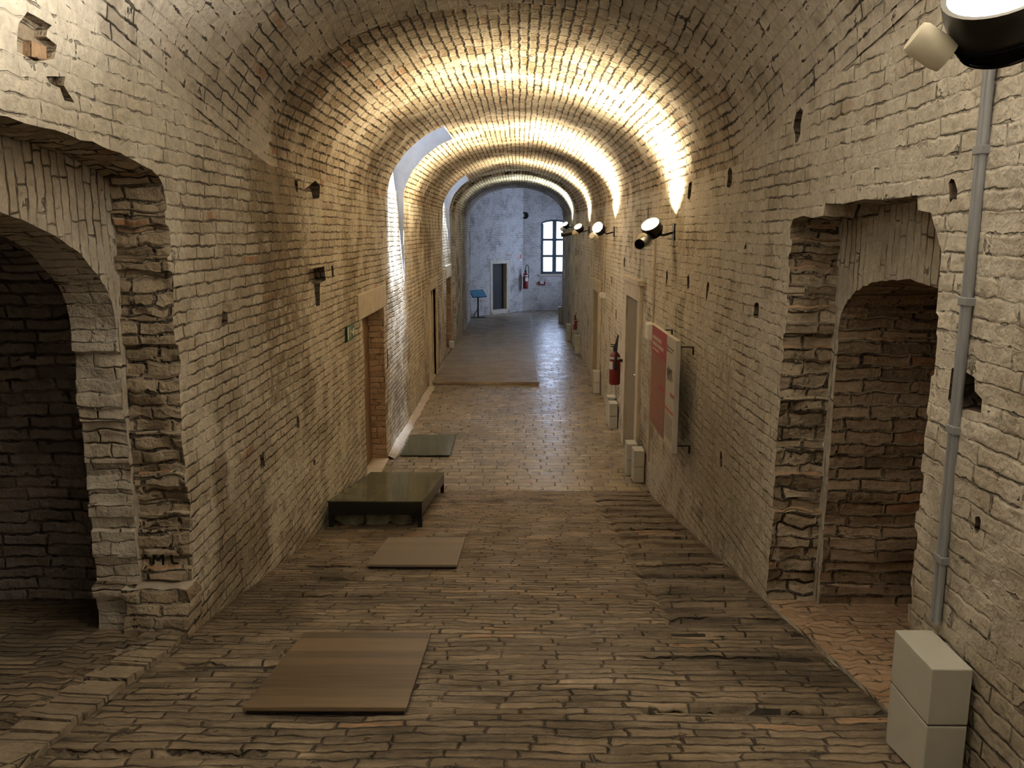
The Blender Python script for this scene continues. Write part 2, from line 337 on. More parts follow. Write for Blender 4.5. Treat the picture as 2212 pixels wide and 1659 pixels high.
def extrude(mb, loop, mapf0, mapf1, depth, m, nseg=1, rough=0.0, floor_m=None, flip=False, u0=0.0, smooth=True):
    """faces between a loop on one plane and the same loop deeper in; bottom edges may carry another material"""
    n = len(loop); arc = [0.0]
    for i in range(n): arc.append(arc[-1]+math.dist(loop[i], loop[(i+1) % n]))
    rings = []
    for k in range(nseg+1):
        t = k/nseg; ring = []
        for i, p in enumerate(loop):
            a = Vector(mapf0(*p)); b = Vector(mapf1(*p)); q = a.lerp(b, t)
            if rough and 0 < k < nseg:
                q = q+Vector((0, noise.noise(Vector((q.x*9, q.y*9, q.z*9)))*rough, noise.noise(Vector((q.x*9+50, q.y*9, q.z*9)))*rough*.6))
            ring.append(mb.vert(q))
        rings.append(ring)
    zmin = min(p[1] for p in loop)
    for k in range(nseg):
        for i in range(n):
            j = (i+1) % n
            d = (loop[j][0]-loop[i][0], loop[j][1]-loop[i][1])
            isfloor = floor_m is not None and abs(d[0]) > 2*abs(d[1]) and d[0] > 0
            idx = [rings[k][i], rings[k][j], rings[k+1][j], rings[k+1][i]]
            ua, ub = u0+depth*k/nseg, u0+depth*(k+1)/nseg
            uv = [(ua, arc[i]), (ua, arc[i+1]), (ub, arc[i+1]), (ub, arc[i])]
            if not isfloor and abs(d[1]) >= abs(d[0]):
                uv = [(ua, loop[i][1]), (ua, loop[j][1]), (ub, loop[j][1]), (ub, loop[i][1])]
            if flip: idx = idx[::-1]; uv = uv[::-1]
            mb.face(idx, uv, floor_m if isfloor else m, smooth)
    return rings[-1]
def cap(mb, loop, mapf, m, flip=False): cdt_panel(mb, loop, [], [], mapf, m, flip=flip)
def jamb(y, z0, z1, amp, rng):
    """a broken vertical edge, one jog per brick course; runs z0 -> z1"""
    n = max(2, round(abs(z1-z0)/.075)); out = []
    for i in range(n):
        o = rng.uniform(-amp, amp); a = z0+(z1-z0)*(i+.08)/n; b = z0+(z1-z0)*(i+.92)/n
        out += [(y+o, a), (y+o+rng.uniform(-.3, .3)*amp, b)]
    return out
def arch(y0, y1, zs, zt, n, amp=0.0, rng=None, power=2.0):
    """from y0 to y1 over the crown; elliptical"""
    c = (y0+y1)/2; a = (y1-y0)/2; out = []
    for i in range(n+1):
        th = PI*i/n; u = -math.cos(th); w = math.sin(th)**(2/power)
        out.append((c+a*u, zs+(zt-zs)*w+(rng.uniform(-amp, amp) if rng and 0 < i < n else 0)))
    return out
def recess(y, z, w, h, rng, n=10, irr=.25):
    """an irregular small hole, counter-clockwise"""
    out = []
    for i in range(n):
        t = 2*PI*i/n; cx = math.cos(t); sy = math.sin(t)
        k = max(abs(cx), abs(sy)); f = 1+rng.uniform(-irr, irr)
        out.append((y+cx/k*w/2*f, z+sy/k*h/2*f))
    return out

def wob(y, z, side):
    return (noise.noise(Vector((y*.9, z*.9, side*31)))*.022+noise.noise(Vector((y*4.5, z*4.5, side*17)))*.007
            + noise.noise(Vector((y*13, z*13, side*11)))*.004)
def mapL(dx): return lambda y, z: (L+inset(y)-dx+wob(y, z, 1)*(1 if dx == 0 else .4), y, z)
def mapR(dx): return lambda y, z: (R-inset(y)+dx-wob(y, z, 2)*(1 if dx == 0 else .4), y, z)

def wall_grid():
    g = []; ys = frange(-3, .6, .25)+frange(.64, 9, .035)+frange(9.07, 20, .07)+frange(20.1, YEND, .1)+[STEP_Y, STEP_Y+.03]
    zs = frange(-.05, 5.0, .045); r = random.Random(3)
    for y in ys:
        sp = spring(y)
        for z in zs:
            if z < sp-.01: g.append((y+r.uniform(-.004, .004), z+r.uniform(-.004, .004)))
    return g
GRID = wall_grid()
def wall_outline(notches):
    """bottom follows the ramp, the top the springing line; notches (y0, y1, z) are open at the top"""
    out = [(y, ramp(y)-.12) for y in frange(-3, Y0, .5)]+[(y, -.12) for y in frange(Y0+.5, YEND, 1.0)]
    top = frange(-3, YEND, .15)
    pts = []
    for y in reversed(top):
        inn = [q for q in notches if q[0]-.02 < y < q[1]+.02]
        if not inn: pts.append((y, spring(y)))
    for (a, b, z) in notches:
        k = next(i for i, p in enumerate(pts) if p[0] < a)
        pts[k:k] = [(b, spring(b))]+[(b, zz) for zz in frange(spring(b)-.06, z+.05, .07)]+[(yy, z) for yy in frange(b, a, .08)]+[(a, zz) for zz in frange(z+.05, spring(a)-.06, .07)]+[(a, spring(a))]
    return out+pts
def flange(mb, mapf, out_dx, m, sgn):
    ys = sorted(frange(-3, YEND, .15)+([c for q in CUTS for c in q[:2]] if out_dx < 0 else []))
    for a, b in zip(ys, ys[1:]):
        if out_dx < 0 and any(c[0] < (a+b)/2 < c[1] for c in CUTS): continue
        p, q = Vector(mapf(a, spring(a))), Vector(mapf(b, spring(b)))
        mb.poly([p, q, q+Vector((out_dx, 0, 0)), p+Vector((out_dx, 0, 0))], [(a, 0), (b, 0), (b, .2), (a, .2)], m)

# window cuts through wall and vault on the left: (y0, y1, sill z, inner x at the vault)
CUTS = [(11.35, 12.85, 2.18, -0.97), (19.35, 21.20, 2.45, -1.25)]

# ---------------------------------------------------------------- left wall
rg = random.Random(11)
WL = MB()
MATS_L = [M_wallL, M_reveal, M_ring, M_nicheL, M_ramp, M_orange, M_stone, M_hole]
# great niche: outer flat arch, ring set back, inner arch, chamber behind
def bottom(y0, y1, dz=0.0): return [(y, ramp(y)+dz) for y in frange(y0, y1, .12)]
yn, yf = 1.28, 4.215
def seg_arch(y0, y1, zs, zt, n, rng, amp):
    return [(y, z) for y, z in arch(y0, y1, zs, zt, n, amp, rng, 2.6)]
nL_out = bottom(yn, yf, .0)+jamb(yf, ramp(yf)+.04, 3.18, .022, rg)+seg_arch(yn, yf, 3.19, 3.385, 44, rg, .006)[::-1]+jamb(yn, 3.15, ramp(yn)+.04, .03, rg)
inn, inf = 1.36, 4.15
nL_in = bottom(inn, inf)+jamb(inf, ramp(inf)+.04, 2.55, .03, rg)+arch(inn, inf, 2.56, 3.125, 60, .008, rg)[::-1]+jamb(inn, 2.5, ramp(inn)+.04, .03, rg)
chn, chf = .9, 4.72
nL_ch = bottom(chn, chf)+[(chf, z) for z in frange(ramp(chf)+.1, 2.5, .15)]+arch(chn, chf, 2.52, 3.2, 40)[::-1]+[(chn, z) for z in frange(2.4, ramp(chn)+.1, .2)]
extrude(WL, nL_out, mapL(0), mapL(.27), .27, 1, 5, .05, 4)
cdt_panel(WL, nL_out, [nL_in], [(y, z) for y in frange(1.3, 4.2, .05) for z in frange(2.5, 3.35, .05)], mapL(.27), 2, uvf=lambda p: (p[1], p[0]))
extrude(WL, nL_in, mapL(.27), mapL(.50), .23, 2, 4, .03, 4)
cdt_panel(WL, nL_ch, [nL_in], [], mapL(.50), 3, flip=True)
extrude(WL, nL_ch, mapL(.50), mapL(1.9), 1.4, 3, 10, .02, 4)
cap(WL, nL_ch, mapL(1.9), 3)
holesL = [nL_out]
def small_hole(mb, mapf, y, z, w, h, rng, dep=.14, m=7):
    lp = recess(y, z, w, h, rng); extrude(mb, lp, mapf(0), mapf(dep), dep, m, 2, .02, smooth=False); cap(mb, lp, mapf(dep), m); return lp
def shaped_hole(mb, mapf, lp, dep, m):
    if sum(p[0]*q[1]-q[0]*p[1] for p, q in zip(lp, lp[1:]+lp[:1])) < 0: lp = lp[::-1]
    lp = resample(lp, .03); extrude(mb, lp, mapf(0), mapf(dep), dep, m, 2, .015, smooth=False); cap(mb, lp, mapf(dep), m); return lp
HA = [(3.138, 3.77), (3.3, 3.761), (3.264, 3.736), (3.253, 3.71), (3.326, 3.696), (3.294, 3.641), (3.166, 3.607), (3.055, 3.618), (3.081, 3.718)]
HB = [(3.225, 3.566), (3.366, 3.59), (3.35, 3.554), (3.425, 3.501), (3.35, 3.499), (3.318, 3.54), (3.245, 3.545)]
HC = [(7.033, 3.358), (7.33, 3.431), (7.491, 3.393), (7.438, 3.288), (7.221, 3.272), (7.183, 3.328), (6.925, 3.334)]
HD = [(7.008, 2.69), (7.58, 2.693), (7.613, 2.567), (7.378, 2.552), (7.31, 2.362), (7.175, 2.365), (7.175, 2.552), (6.992, 2.602)]
holesL += [shaped_hole(WL, mapL, HA, .045, 1), shaped_hole(WL, mapL, HB, .05, 1), shaped_hole(WL, mapL, HC, .07, 7), shaped_hole(WL, mapL, HD, .10, 7)]
for y, z, w, h in ((6.72, 3.36, .07, .09), (7.92, 2.63, .08, .12),
                   (4.94, 2.485, .09, .09), (5.53, 1.45, .09, .12), (6.46, 1.51, .07, .09), (10.98, 1.33, .07, .28), (6.9, 1.05, .06, .05), (12.2, 2.0, .06, .07), (15.0, 3.1, .06, .22), (11.1, 3.15, .05, .2), (13.2, 3.12, .05, .2)):
    holesL.append(small_hole(WL, mapL, y, z, w, h, rg))
# doorways on the left: (y0, y1, z0, top, depth, reveal material)
def rect(y0, y1, z0, z1, st=.12):
    return resample([(y0, z0), (y1, z0), (y1, z1), (y0, z1)], st)
dL1 = rect(9.27, 10.74, .0, 2.05); dL2 = rect(16.15, 17.28, .05, 1.87); dL3 = rect(19.95, 21.35, .06, 1.90)
for lp, dep, m in ((dL1, .20, 5), (dL2, .12, 6), (dL3, .30, 5)):
    extrude(WL, lp, mapL(0), mapL(dep), dep, m, 2); cap(WL, lp, mapL(dep+.05), 3); extrude(WL, lp, mapL(dep), mapL(dep+.05), .05, m, 1); holesL.append(lp)
cdt_panel(WL, wall_outline([(a, b, z) for a, b, z, x in CUTS]), holesL, GRID, mapL(0), 0)
flange(WL, mapL(0), -.35, 0, 1)
x_ = L-.012
for c in ([(x_, 3.17, 3.625), (x_, 3.27, 3.625), (x_, 3.275, 3.68), (x_, 3.18, 3.682)],):
    b_ = [(q[0]-.03, q[1], q[2]) for q in c]
    for f in (c, [c[0], c[1], b_[1], b_[0]], [c[1], c[2], b_[2], b_[1]], [c[2], c[3], b_[3], b_[2]], [c[3], c[0], b_[0], b_[3]]): WL.poly(f, [(0, 0), (.1, 0), (.1, .05), (0, .05)], 5)
wl = struct(WL.build('wall_left', MATS_L))
from mathutils.bvhtree import BVHTree
bvL = BVHTree.FromPolygons(WL.v, WL.f)
def painted(mb, strokes, w=.012):
    # brush strokes (x, z) laid on the broken jamb, following its surface
    for (xa, za), (xb, zb) in strokes:
        n = 7; d = Vector((xb-xa, zb-za)); d.normalize(); nrm = Vector((-d.y, d.x))*w/2; prev = None
        for i in range(n+1):
            q = Vector((xa+(xb-xa)*i/n, za+(zb-za)*i/n)); pr = []
            for sg in (-1, 1):
                u = q+nrm*sg; hit = bvL.ray_cast(Vector((u.x, 3.7, u.y)), Vector((0, 1, 0)), 1.2)
                pr.append((u.x, (hit[0].y if hit[0] else 4.2)-.003, u.y))
            if prev: mb.poly([prev[0], prev[1], pr[1], pr[0]])
            prev = pr
gt = thing('painted_letters', 'dark letters M L daubed low on the broken jamb of the left niche', 'writing', (L-.2, 4.18, 1.24))
for st in ([((-1.965, 1.240), (-1.965, 1.295)), ((-1.965, 1.295), (-1.940, 1.262)), ((-1.940, 1.262), (-1.915, 1.295)), ((-1.915, 1.295), (-1.912, 1.240))],
           [((-1.868, 1.298), (-1.866, 1.243)), ((-1.866, 1.243), (-1.832, 1.247))]):
    gm = MB(); painted(gm, st); gm.v = [(p[0]-L+.2, p[1]-4.18, p[2]-1.24) for p in gm.v]; gm.build('letter', M_black, gt)

# ---------------------------------------------------------------- right wall
rg = random.Random(23)
WR = MB()
MATS_R = [M_wallR, M_reveal, M_ring, M_niche, M_ramp, M_orange, M_stone, M_hole]
rn, rf = 3.0, 4.79
nR_out = (bottom(rn, rf)+jamb(rf, ramp(rf)+.04, 3.03, .025, rg)+[(4.76, 3.07), (4.6, 3.085), (4.45, 3.07), (4.30, 3.08), (4.28, 3.14), (4.05, 3.128), (3.8, 3.142), (3.55, 3.13), (3.28, 3.138), (3.27, 3.08), (3.16, 3.07), (3.09, 2.99)]
          + jamb(3.02, 2.93, ramp(rn)+.05, .02, rg))
ri0, ri1 = 3.10, 4.70
nR_in = bottom(ri0, ri1)+jamb(ri1, ramp(ri1)+.04, 2.48, .012, rg)+arch(ri0, ri1, 2.50, 2.78, 40, .008, rg)[::-1]+jamb(ri0, 2.48, ramp(ri0)+.04, .015, rg)
extrude(WR, nR_out, mapR(0), mapR(.28), .28, 1, 5, .045, 5)
cdt_panel(WR, nR_out, [nR_in], [(y, z) for y in frange(3.05, 4.75, .05) for z in frange(2.4, 3.1, .05)], mapR(.28), 2, uvf=lambda p: (p[1], p[0]))
extrude(WR, nR_in, mapR(.28), mapR(1.25), .97, 3, 8, .02, 5)
cap(WR, nR_in, mapR(1.25), 3)
holesR = [nR_out]
hole = [(2.674, 2.418), (2.752, 2.412), (2.844, 2.392), (2.885, 2.42), (2.88, 2.534), (2.819, 2.538), (2.73, 2.526), (2.716, 2.482), (2.677, 2.463)]
extrude(WR, hole, mapR(0), mapR(.22), .22, 7, 3, .03, smooth=False); cap(WR, hole, mapR(.22), 7); holesR.append(hole)
for y, z, w, h in ((4.75, 3.57, .12, .15), (6.2, 3.38, .12, .14), (7.66, 3.37, .14, .16), (5.4, 2.5, .09, .1), (6.06, 1.33, .06, .13), (7.6, 2.55, .09, .14), (6.84, 2.52, .08, .14), (8.7, 2.53, .08, .14), (3.0, 3.14, .05, .07),
                   (2.63, 2.05, .03, .05), (5.72, 2.9, .05, .04), (10.1, 3.2, .06, .2), (12.3, 2.55, .08, .16), (13.1, 1.72, .09, .16), (13.9, 2.2, .08, .14)):
    holesR.append(small_hole(WR, mapR, y, z, w, h, rg, .12))
dR1 = rect(10.50, 11.60, .02, 2.14); dR2 = rect(15.85, 16.95, .02, 1.86)
for lp, dep in ((dR1, .55), (dR2, .5)):
    extrude(WR, lp, mapR(0), mapR(dep), dep, 6, 2); cap(WR, lp, mapR(dep), 3); holesR.append(lp)
cdt_panel(WR, wall_outline([]), holesR, GRID, mapR(0), 0, flip=True)
flange(WR, mapR(0), .35, 0, 1)
wr = struct(WR.build('wall_right', MATS_R))

# ---------------------------------------------------------------- vault
def vault_pt(y, t):
    th = PI*t; i = inset(y); hw = HW-i
    x = CX-hw*math.cos(th); s_ = math.sin(th)
    z = spring(y)+(RISE-i)*s_**0.97
    p = Vector((x, y, z)); nrm = Vector((math.cos(th)/hw, 0, -s_/RISE)).normalized()
    w = min(1, 6*min(t, 1-t))
    d = (noise.noise(Vector((x*1.1, y*.9, z*1.1)))*.03+noise.noise(Vector((x*5, y*5, z*5)))*.010+noise.noise(Vector((x*14, y*14, z*14)))*.005)
    return p+nrm*d*w
CE = MB(); NT_ = 84
ysv = frange(-3, .6, .25)+frange(.65, 10, .05)+frange(10.08, 20, .08)+frange(20.1, YEND, .1)+[STEP_Y, STEP_Y+.03]
for a, b, z, x in CUTS: ysv += [a, b]
ysv = sorted(set(round(y, 3) for y in ysv))
tcut = {}
ts = [i/NT_ for i in range(NT_+1)]
arc = [0.0]
for i in range(NT_): arc.append(arc[-1]+(vault_pt(10, ts[i+1])-vault_pt(10, ts[i])).length)
def cut_t(y, x): return math.acos(max(-1, min(1, (CX-x)/(HW-inset(y)))))/PI
rows = [[CE.vert(vault_pt(y, t)) for t in ts] for y in ysv]
cutcols = [(a, b, max(1, round(cut_t((a+b)/2, x)*NT_))) for a, b, z, x in CUTS]
for i in range(len(ysv)-1):
    ym = (ysv[i]+ysv[i+1])/2
    for j in range(NT_):
        if any(a < ym < b and j < k for a, b, k in cutcols): continue
        CE.face((rows[i][j], rows[i][j+1], rows[i+1][j+1], rows[i+1][j]), [(ysv[i], arc[j]), (ysv[i], arc[j+1]), (ysv[i+1], arc[j+1]), (ysv[i+1], arc[j])], 0 if ym > 6.0 else 1, True)
for j, dx in ((0, -.35), (NT_, .35)):
    for i in range(len(ysv)-1):
        if j == 0 and any(a < (ysv[i]+ysv[i+1])/2 < b for a, b, k in cutcols): continue
        p, q = Vector(CE.v[rows[i][j]]), Vector(CE.v[rows[i+1][j]]); o = Vector((dx, 0, 0))
        CE.poly([p, q, q+o, p+o], [(ysv[i], 0), (ysv[i+1], 0), (ysv[i+1], .3), (ysv[i], .3)], 0)
ce = struct(CE.build('ceiling', [M_vault, M_vaultN]))
# window recesses (sides, sill, crown, inner end) reaching out to the daylight
ZTOP = 5.0
for n_, (a, b, zsill, xi) in enumerate(CUTS):
    k = cutcols[n_][2]
    xin = vault_pt((a+b)/2, ts[k]).x; zin = vault_pt((a+b)/2, ts[k]).z
    rc = MB(); xo = L-.11; xr = xin+.04          # steep brick sill leaning out to xo, shaft up to the skylight
    for q, y in enumerate((a, b)):
        prof = [(L+wob(y, z, 1), z) for z in frange(zsill, spring(y), .2)]+[(vault_pt(y, ts[j]).x, vault_pt(y, ts[j]).z) for j in range(1, k+1)]
        prof += [(xin, zin+.25), (xr, ZTOP), (xo-.15, ZTOP), (xo, 3.6)]
        prof = [p for i, p in enumerate(prof) if i == 0 or math.dist(p, prof[i-1]) > .003]
        cdt_panel(rc, prof, [], [(x, z) for x in frange(xo+.1, xin, .15) for z in frange(zsill, ZTOP, .15)], (lambda yy: lambda x, z: (x, yy, z))(y), 1)
    zz = frange(zsill, 3.6, .06); yy = frange(a, b, .08)
    pt = lambda y, z: (L+(xo-L)*((z-zsill)/(3.6-zsill))+wob(y, z, 1), y, z)
    rws = [[rc.vert(pt(y, z)) for y in yy] for z in zz]
    for i in range(len(zz)-1):
        for j in range(len(yy)-1): rc.face((rws[i][j], rws[i][j+1], rws[i+1][j+1], rws[i+1][j]), [(yy[j], zz[i]), (yy[j+1], zz[i]), (yy[j+1], zz[i+1]), (yy[j], zz[i+1])], 0, True)
    rc.poly([(xo, a, 3.6), (xo, b, 3.6), (xo-.15, b, ZTOP), (xo-.15, a, ZTOP)], [(a, 0), (b, 0), (b, 2.7), (a, 2.7)], 1)
    rc.poly([(xin, a, zin-.02), (xin, b, zin-.02), (xin, b, zin+.25), (xin, a, zin+.25)], [(a, 0), (b, 0), (b, .3), (a, .3)], 1)
    rc.poly([(xin, a, zin+.25), (xin, b, zin+.25), (xr, b, ZTOP), (xr, a, ZTOP)], [(a, 0), (b, 0), (b, 2), (a, 2)], 1)
    win = struct(rc.build('window_%d' % (n_+1), [M_wallL, M_well]))
    fr = MB(); x0, x1 = xo-.15, xr
    for lo, hi in (((x0, a, ZTOP), (x1, a+.05, ZTOP+.05)), ((x0, b-.05, ZTOP), (x1, b, ZTOP+.05)), ((x0, a+.05, ZTOP), (x0+.05, b-.05, ZTOP+.05)), ((x1-.05, a+.05, ZTOP), (x1, b-.05, ZTOP+.05)), ((x0+.05, (a+b)/2-.02, ZTOP), (x1-.05, (a+b)/2+.02, ZTOP+.05))): fr.box(lo, hi)
    fr.build('window_frame', M_frame, win)
    pn = MB(); pn.box((x0+.02, a+.02, ZTOP+.02), (x1-.02, b-.02, ZTOP+.026)); pn.build('pane', M_pane, win)
    pl = bpy.data.lights.new('portal', 'AREA'); pl.shape = 'RECTANGLE'; pl.size = x1-x0; pl.size_y = b-a; pl.cycles.is_portal = True
    po = bpy.data.objects.new('window_portal', pl); COL.objects.link(po); po.location = ((x0+x1)/2, (a+b)/2, ZTOP+.07)

# ---------------------------------------------------------------- floor: ramp, level floor
FL = MB()
rr = random.Random(5)
treads = [4.35+.335*i for i in range(15)]
grooves = [(x0, x1, y, w, d) for x0, x1, y, w, d in
           [(.52, 1.45, 3.12, .055, .035), (-2, -.95, 2.72, .05, .03), (-1.62, -.98, 3.62, .09, .02), (-1.6, -1.3, 3.98, .07, .02), (-1.5, -.9, 4.85, .07, .02), (-1.45, -.55, 5.25, .06, .02), (-1.5, -.8, 5.6, .05, .02), (.6, 1.5, 3.75, .04, .02), (.55, 1.5, 4.1, .04, .02)]]
def floor_z(x, y):
    z = S*(Y0-y) if y < Y0 else 0
    if y < Y0:
        z += (noise.noise(Vector((x*2.2, y*2.2, 1)))*.008+noise.noise(Vector((x*9, y*26, 2)))*.005)*min(1, (Y0-y)*4)
        edge = .84+noise.noise(Vector((y*3, 0, 5)))*.02
        if x > edge and y > 4.2:
            for t in treads:
                if abs(y-t) < .06: z -= .04*(1-(abs(y-t)/.06)**3)*min(1, max(0, (1.50-x)/.05))
            if x < edge+.04: z -= .012
        if x > R+.004 or x < L-.004: z -= .03
        for x0, x1, gy, w, d in grooves:
            wy = gy+noise.noise(Vector((x*2, gy, 8)))*.015
            if x0 < x < x1 and abs(y-wy) < w/2: z -= d
    else: z += noise.noise(Vector((x*1.5, y*1.5, 4)))*.003*min(1, (y-Y0)*2)
    return z
xs = frange(L-.10, R+.10, .045)
ys = frange(-3, .5, .25)+frange(.52, Y0, .018)
def lay(xs, ys, mfun):
    rows = [[FL.vert((x, y, floor_z(x, y))) for x in xs] for y in ys]
    for i in range(len(ys)-1):
        for j in range(len(xs)-1):
            FL.face((rows[i][j], rows[i][j+1], rows[i+1][j+1], rows[i+1][j]), [(xs[j], ys[i]), (xs[j+1], ys[i]), (xs[j+1], ys[i+1]), (xs[j], ys[i+1])], mfun(xs[j], ys[i]), True)
def groove_here(x, y):
    if x > .86 and y > 4.2 and any(abs(y+.009-t) < .030+.02*noise.noise(Vector((x*4, t, 6))) for t in treads) and noise.noise(Vector((x*3, y*2, 9))) > -.25 and x < 1.46: return True
    for x0, x1, gy, w, d in grooves:
        if x0 < x < x1 and abs(y+.009-(gy+noise.noise(Vector((x*2, gy, 8)))*.015)) < w*.36: return True
    return False
lay(xs, ys, lambda x, y: 3 if groove_here(x, y) else (1 if (x > .84 and y > 4.2) else 0))
lay(frange(L-.10, R+.10, .2), frange(Y0, 28.5, .2), lambda x, y: 2)
lay(frange(-2.2, 3.7, .4), frange(28.5, 33.2, .4), lambda x, y: 2)
for xa, xb in ((-3.8, L+.05), (R-.05, 3.0)):      # ground under the niches
    FL.poly([(xa, .5, ramp(.5)-.05), (xb, .5, ramp(.5)-.05), (xb, 5.2, ramp(5.2)-.05), (xa, 5.2, ramp(5.2)-.05)], [(xa, .5), (xb, .5), (xb, 5.2), (xa, 5.2)], 0)
struct(FL.build('floor', [M_ramp, M_strip, M_flat, M_groove_shade]))
# raised strip of floor on the left half of the far corridor
pf = MB(); px0, px1, py0, py1 = L+.03, .36, 16.32, 29.4
pf.box((px0, py0, 0.004), (px1, py1, .055), 0)
uvs = []
pf.f = pf.f; pf.uv = [[(pf.v[i][0], pf.v[i][1]) for i in f] for f in pf.f]
rp = pf.build('floor_raised', [M_plat]); struct(rp)
ed = MB(); ed.box((px1, py0, .004), (px1+.03, py1, .062)); struct(ed.build('trim_1', plain('steel_edge', (.25, .24, .22), .35, .8)))
# pale strips along the left wall foot: band of daylight put into the colour
fb = MB()
for y0, y1, w, h in ((10.78, 16.1, .10, .07), (17.4, 19.9, .08, .06), (22.2, YEND, .08, .06)):
    yy = frange(y0, y1, .15)
    for a, b in zip(yy, yy[1:]):
        fa, f_b = w*(1+.4*noise.noise(Vector((a*3, 0, 3)))), w*(1+.4*noise.noise(Vector((b*3, 0, 3))))
        o = inset(a)-.03
        fb.poly([(L+o, a, h), (L+o, b, h), (L+o+f_b+.03, b, .004), (L+o+fa+.03, a, .004)])
struct(fb.build('daylight_band_left', M_mortar_daylight))
# worn kerb between ramp and the great niche
kb = MB(); yy = frange(1.35, 4.1, .09); kr = random.Random(4)
for a, b in zip(yy, yy[1:]):
    h = .028+kr.uniform(-.012, .012); x0 = -1.745+kr.uniform(-.01, .01); x1 = -1.93+kr.uniform(-.02, .02)
    za, zb = ramp(a), ramp(b)
    P = [(x0, a+.004, za-.02), (x0, b-.004, zb-.02), (x1, b-.004, zb-.02), (x1, a+.004, za-.02), (x0, a+.004, za+h*.6), (x0, b-.004, zb+h*.6), (x1, b-.004, zb+h), (x1, a+.004, za+h)]
    i = [kb.vert(p) for p in P]
    for q in ((4, 5, 6, 7), (0, 1, 5, 4), (1, 2, 6, 5), (2, 3, 7, 6), (3, 0, 4, 7)): kb.face([i[k] for k in q], [(P[k][1], P[k][0]+P[k][2]) for k in q])
struct(kb.build('trim_2', [M_kerb]))
# pale ledge at the foot of the far jamb of the great niche
lg = MB()
nx, nz_ = 10, 10
def ledge_pt(i, j, f):
    x = L+.02-.34*i/nx; z = ramp(4.2)-.02+(1.17-ramp(4.2))*j/nz_
    q = noise.noise(Vector((x*7, z*9, 3)))
    return Vector((x+q*.012, (4.10-.05*(1-j/nz_)+q*.05) if f else 4.26, z+noise.noise(Vector((x*9, 2, z*5)))*.02))
gf = [[lg.vert(ledge_pt(i, j, True)) for i in range(nx+1)] for j in range(nz_+1)]
gb = [lg.vert(ledge_pt(i, nz_, False)) for i in range(nx+1)]; ge = [lg.vert(ledge_pt(0, j, False)) for j in range(nz_+1)]; gi = [lg.vert(ledge_pt(nx, j, False)) for j in range(nz_+1)]
for j in range(nz_):
    for i in range(nx): lg.face((gf[j][i], gf[j+1][i], gf[j+1][i+1], gf[j][i+1]), [(i*.03, j*.03)]*4 if False else [(.034*i, .03*j), (.034*i, .03*j+.03), (.034*i+.034, .03*j+.03), (.034*i+.034, .03*j)], 0, True)
    lg.face((gf[j][0], ge[j], ge[j+1], gf[j+1][0]), [(0, .03*j), (.1, .03*j), (.1, .03*j+.03), (0, .03*j+.03)], 0)
    lg.face((gf[j][nx], gf[j+1][nx], gi[j+1], gi[j]), [(0, .03*j), (0, .03*j+.03), (.1, .03*j+.03), (.1, .03*j)], 0)
for i in range(nx): lg.face((gf[nz_][i], gb[i], gb[i+1], gf[nz_][i+1]), [(.034*i, 0), (.034*i, .1), (.034*i+.034, .1), (.034*i+.034, 0)], 1)
struct(lg.build('trim_3', [M_reveal, M_mortar_daylight]))

# ---------------------------------------------------------------- far chamber
def plane_wall(name, p0, p1, z0, z1, holes, mats, st=.25, flip=False, reveal=0, uoff=0):
    """upright wall from p0 to p1 in plan; holes in (distance along, z)"""
    p0 = Vector((*p0, 0)); p1 = Vector((*p1, 0)); d = (p1-p0); ln = d.length; d.normalize(); nrm = Vector((d.y, -d.x, 0))
    def mp(dep): return lambda u, z: tuple(p0+d*u-nrm*dep*1.0+Vector((0, 0, z)))
    mb = MB()
    cdt_panel(mb, resample([(0, z0), (ln, z0), (ln, z1), (0, z1)], .3), holes, [(u, z) for u in frange(.1, ln-.1, st) for z in frange(z0+.1, z1-.1, st)], mp(0), 0, uvf=lambda q: (q[0]+uoff, q[1]), flip=flip)
    if reveal:
        for h in holes: extrude(mb, h, mp(0), mp(reveal), reveal, 1 if len(mats) > 1 else 0, 1)
    o = struct(mb.build(name, mats)); return o, mp
# left facet of the far wall with a dark doorway
A, B, Cn = (-1.90, 29.5), (0.12, 32.1), (3.7, 32.6)
da = math.dist(A, B); ux = lambda x: (x-A[0])/(B[0]-A[0])*da
dz0, dz1 = .15, 1.84
u0, u1 = ux(-1.0), ux(-.46)
wfar, mpf = plane_wall('wall_far', A, B, -.05, 5.2, [rect(u0, u1, dz0, dz1, .2)], [M_far, M_stone], .2, reveal=.25)
dd = MB(); d_ = Vector((B[0]-A[0], B[1]-A[1], 0)).normalized()
door = bpy.data.objects.new('door_1', None); COL.objects.link(door); door['kind'] = 'structure'
for k in range(4):
    a, b = u0+(u1-u0)*k/4+.002, u0+(u1-u0)*(k+1)/4-.002
    c = [mpf(.2)(a, dz0), mpf(.2)(b, dz0), mpf(.2)(b, dz1), mpf(.2)(a, dz1), mpf(.25)(a, dz0), mpf(.25)(b, dz0), mpf(.25)(b, dz1), mpf(.25)(a, dz1)]
    i = [dd.vert(p) for p in c]
    for q in ((0, 1, 2, 3), (0, 4, 5, 1), (1, 5, 6, 2), (2, 6, 7, 3), (3, 7, 4, 0), (4, 7, 6, 5)): dd.face([i[k2] for k2 in q])
dd.build('door_leaf', M_dark, door)
ff = MB()
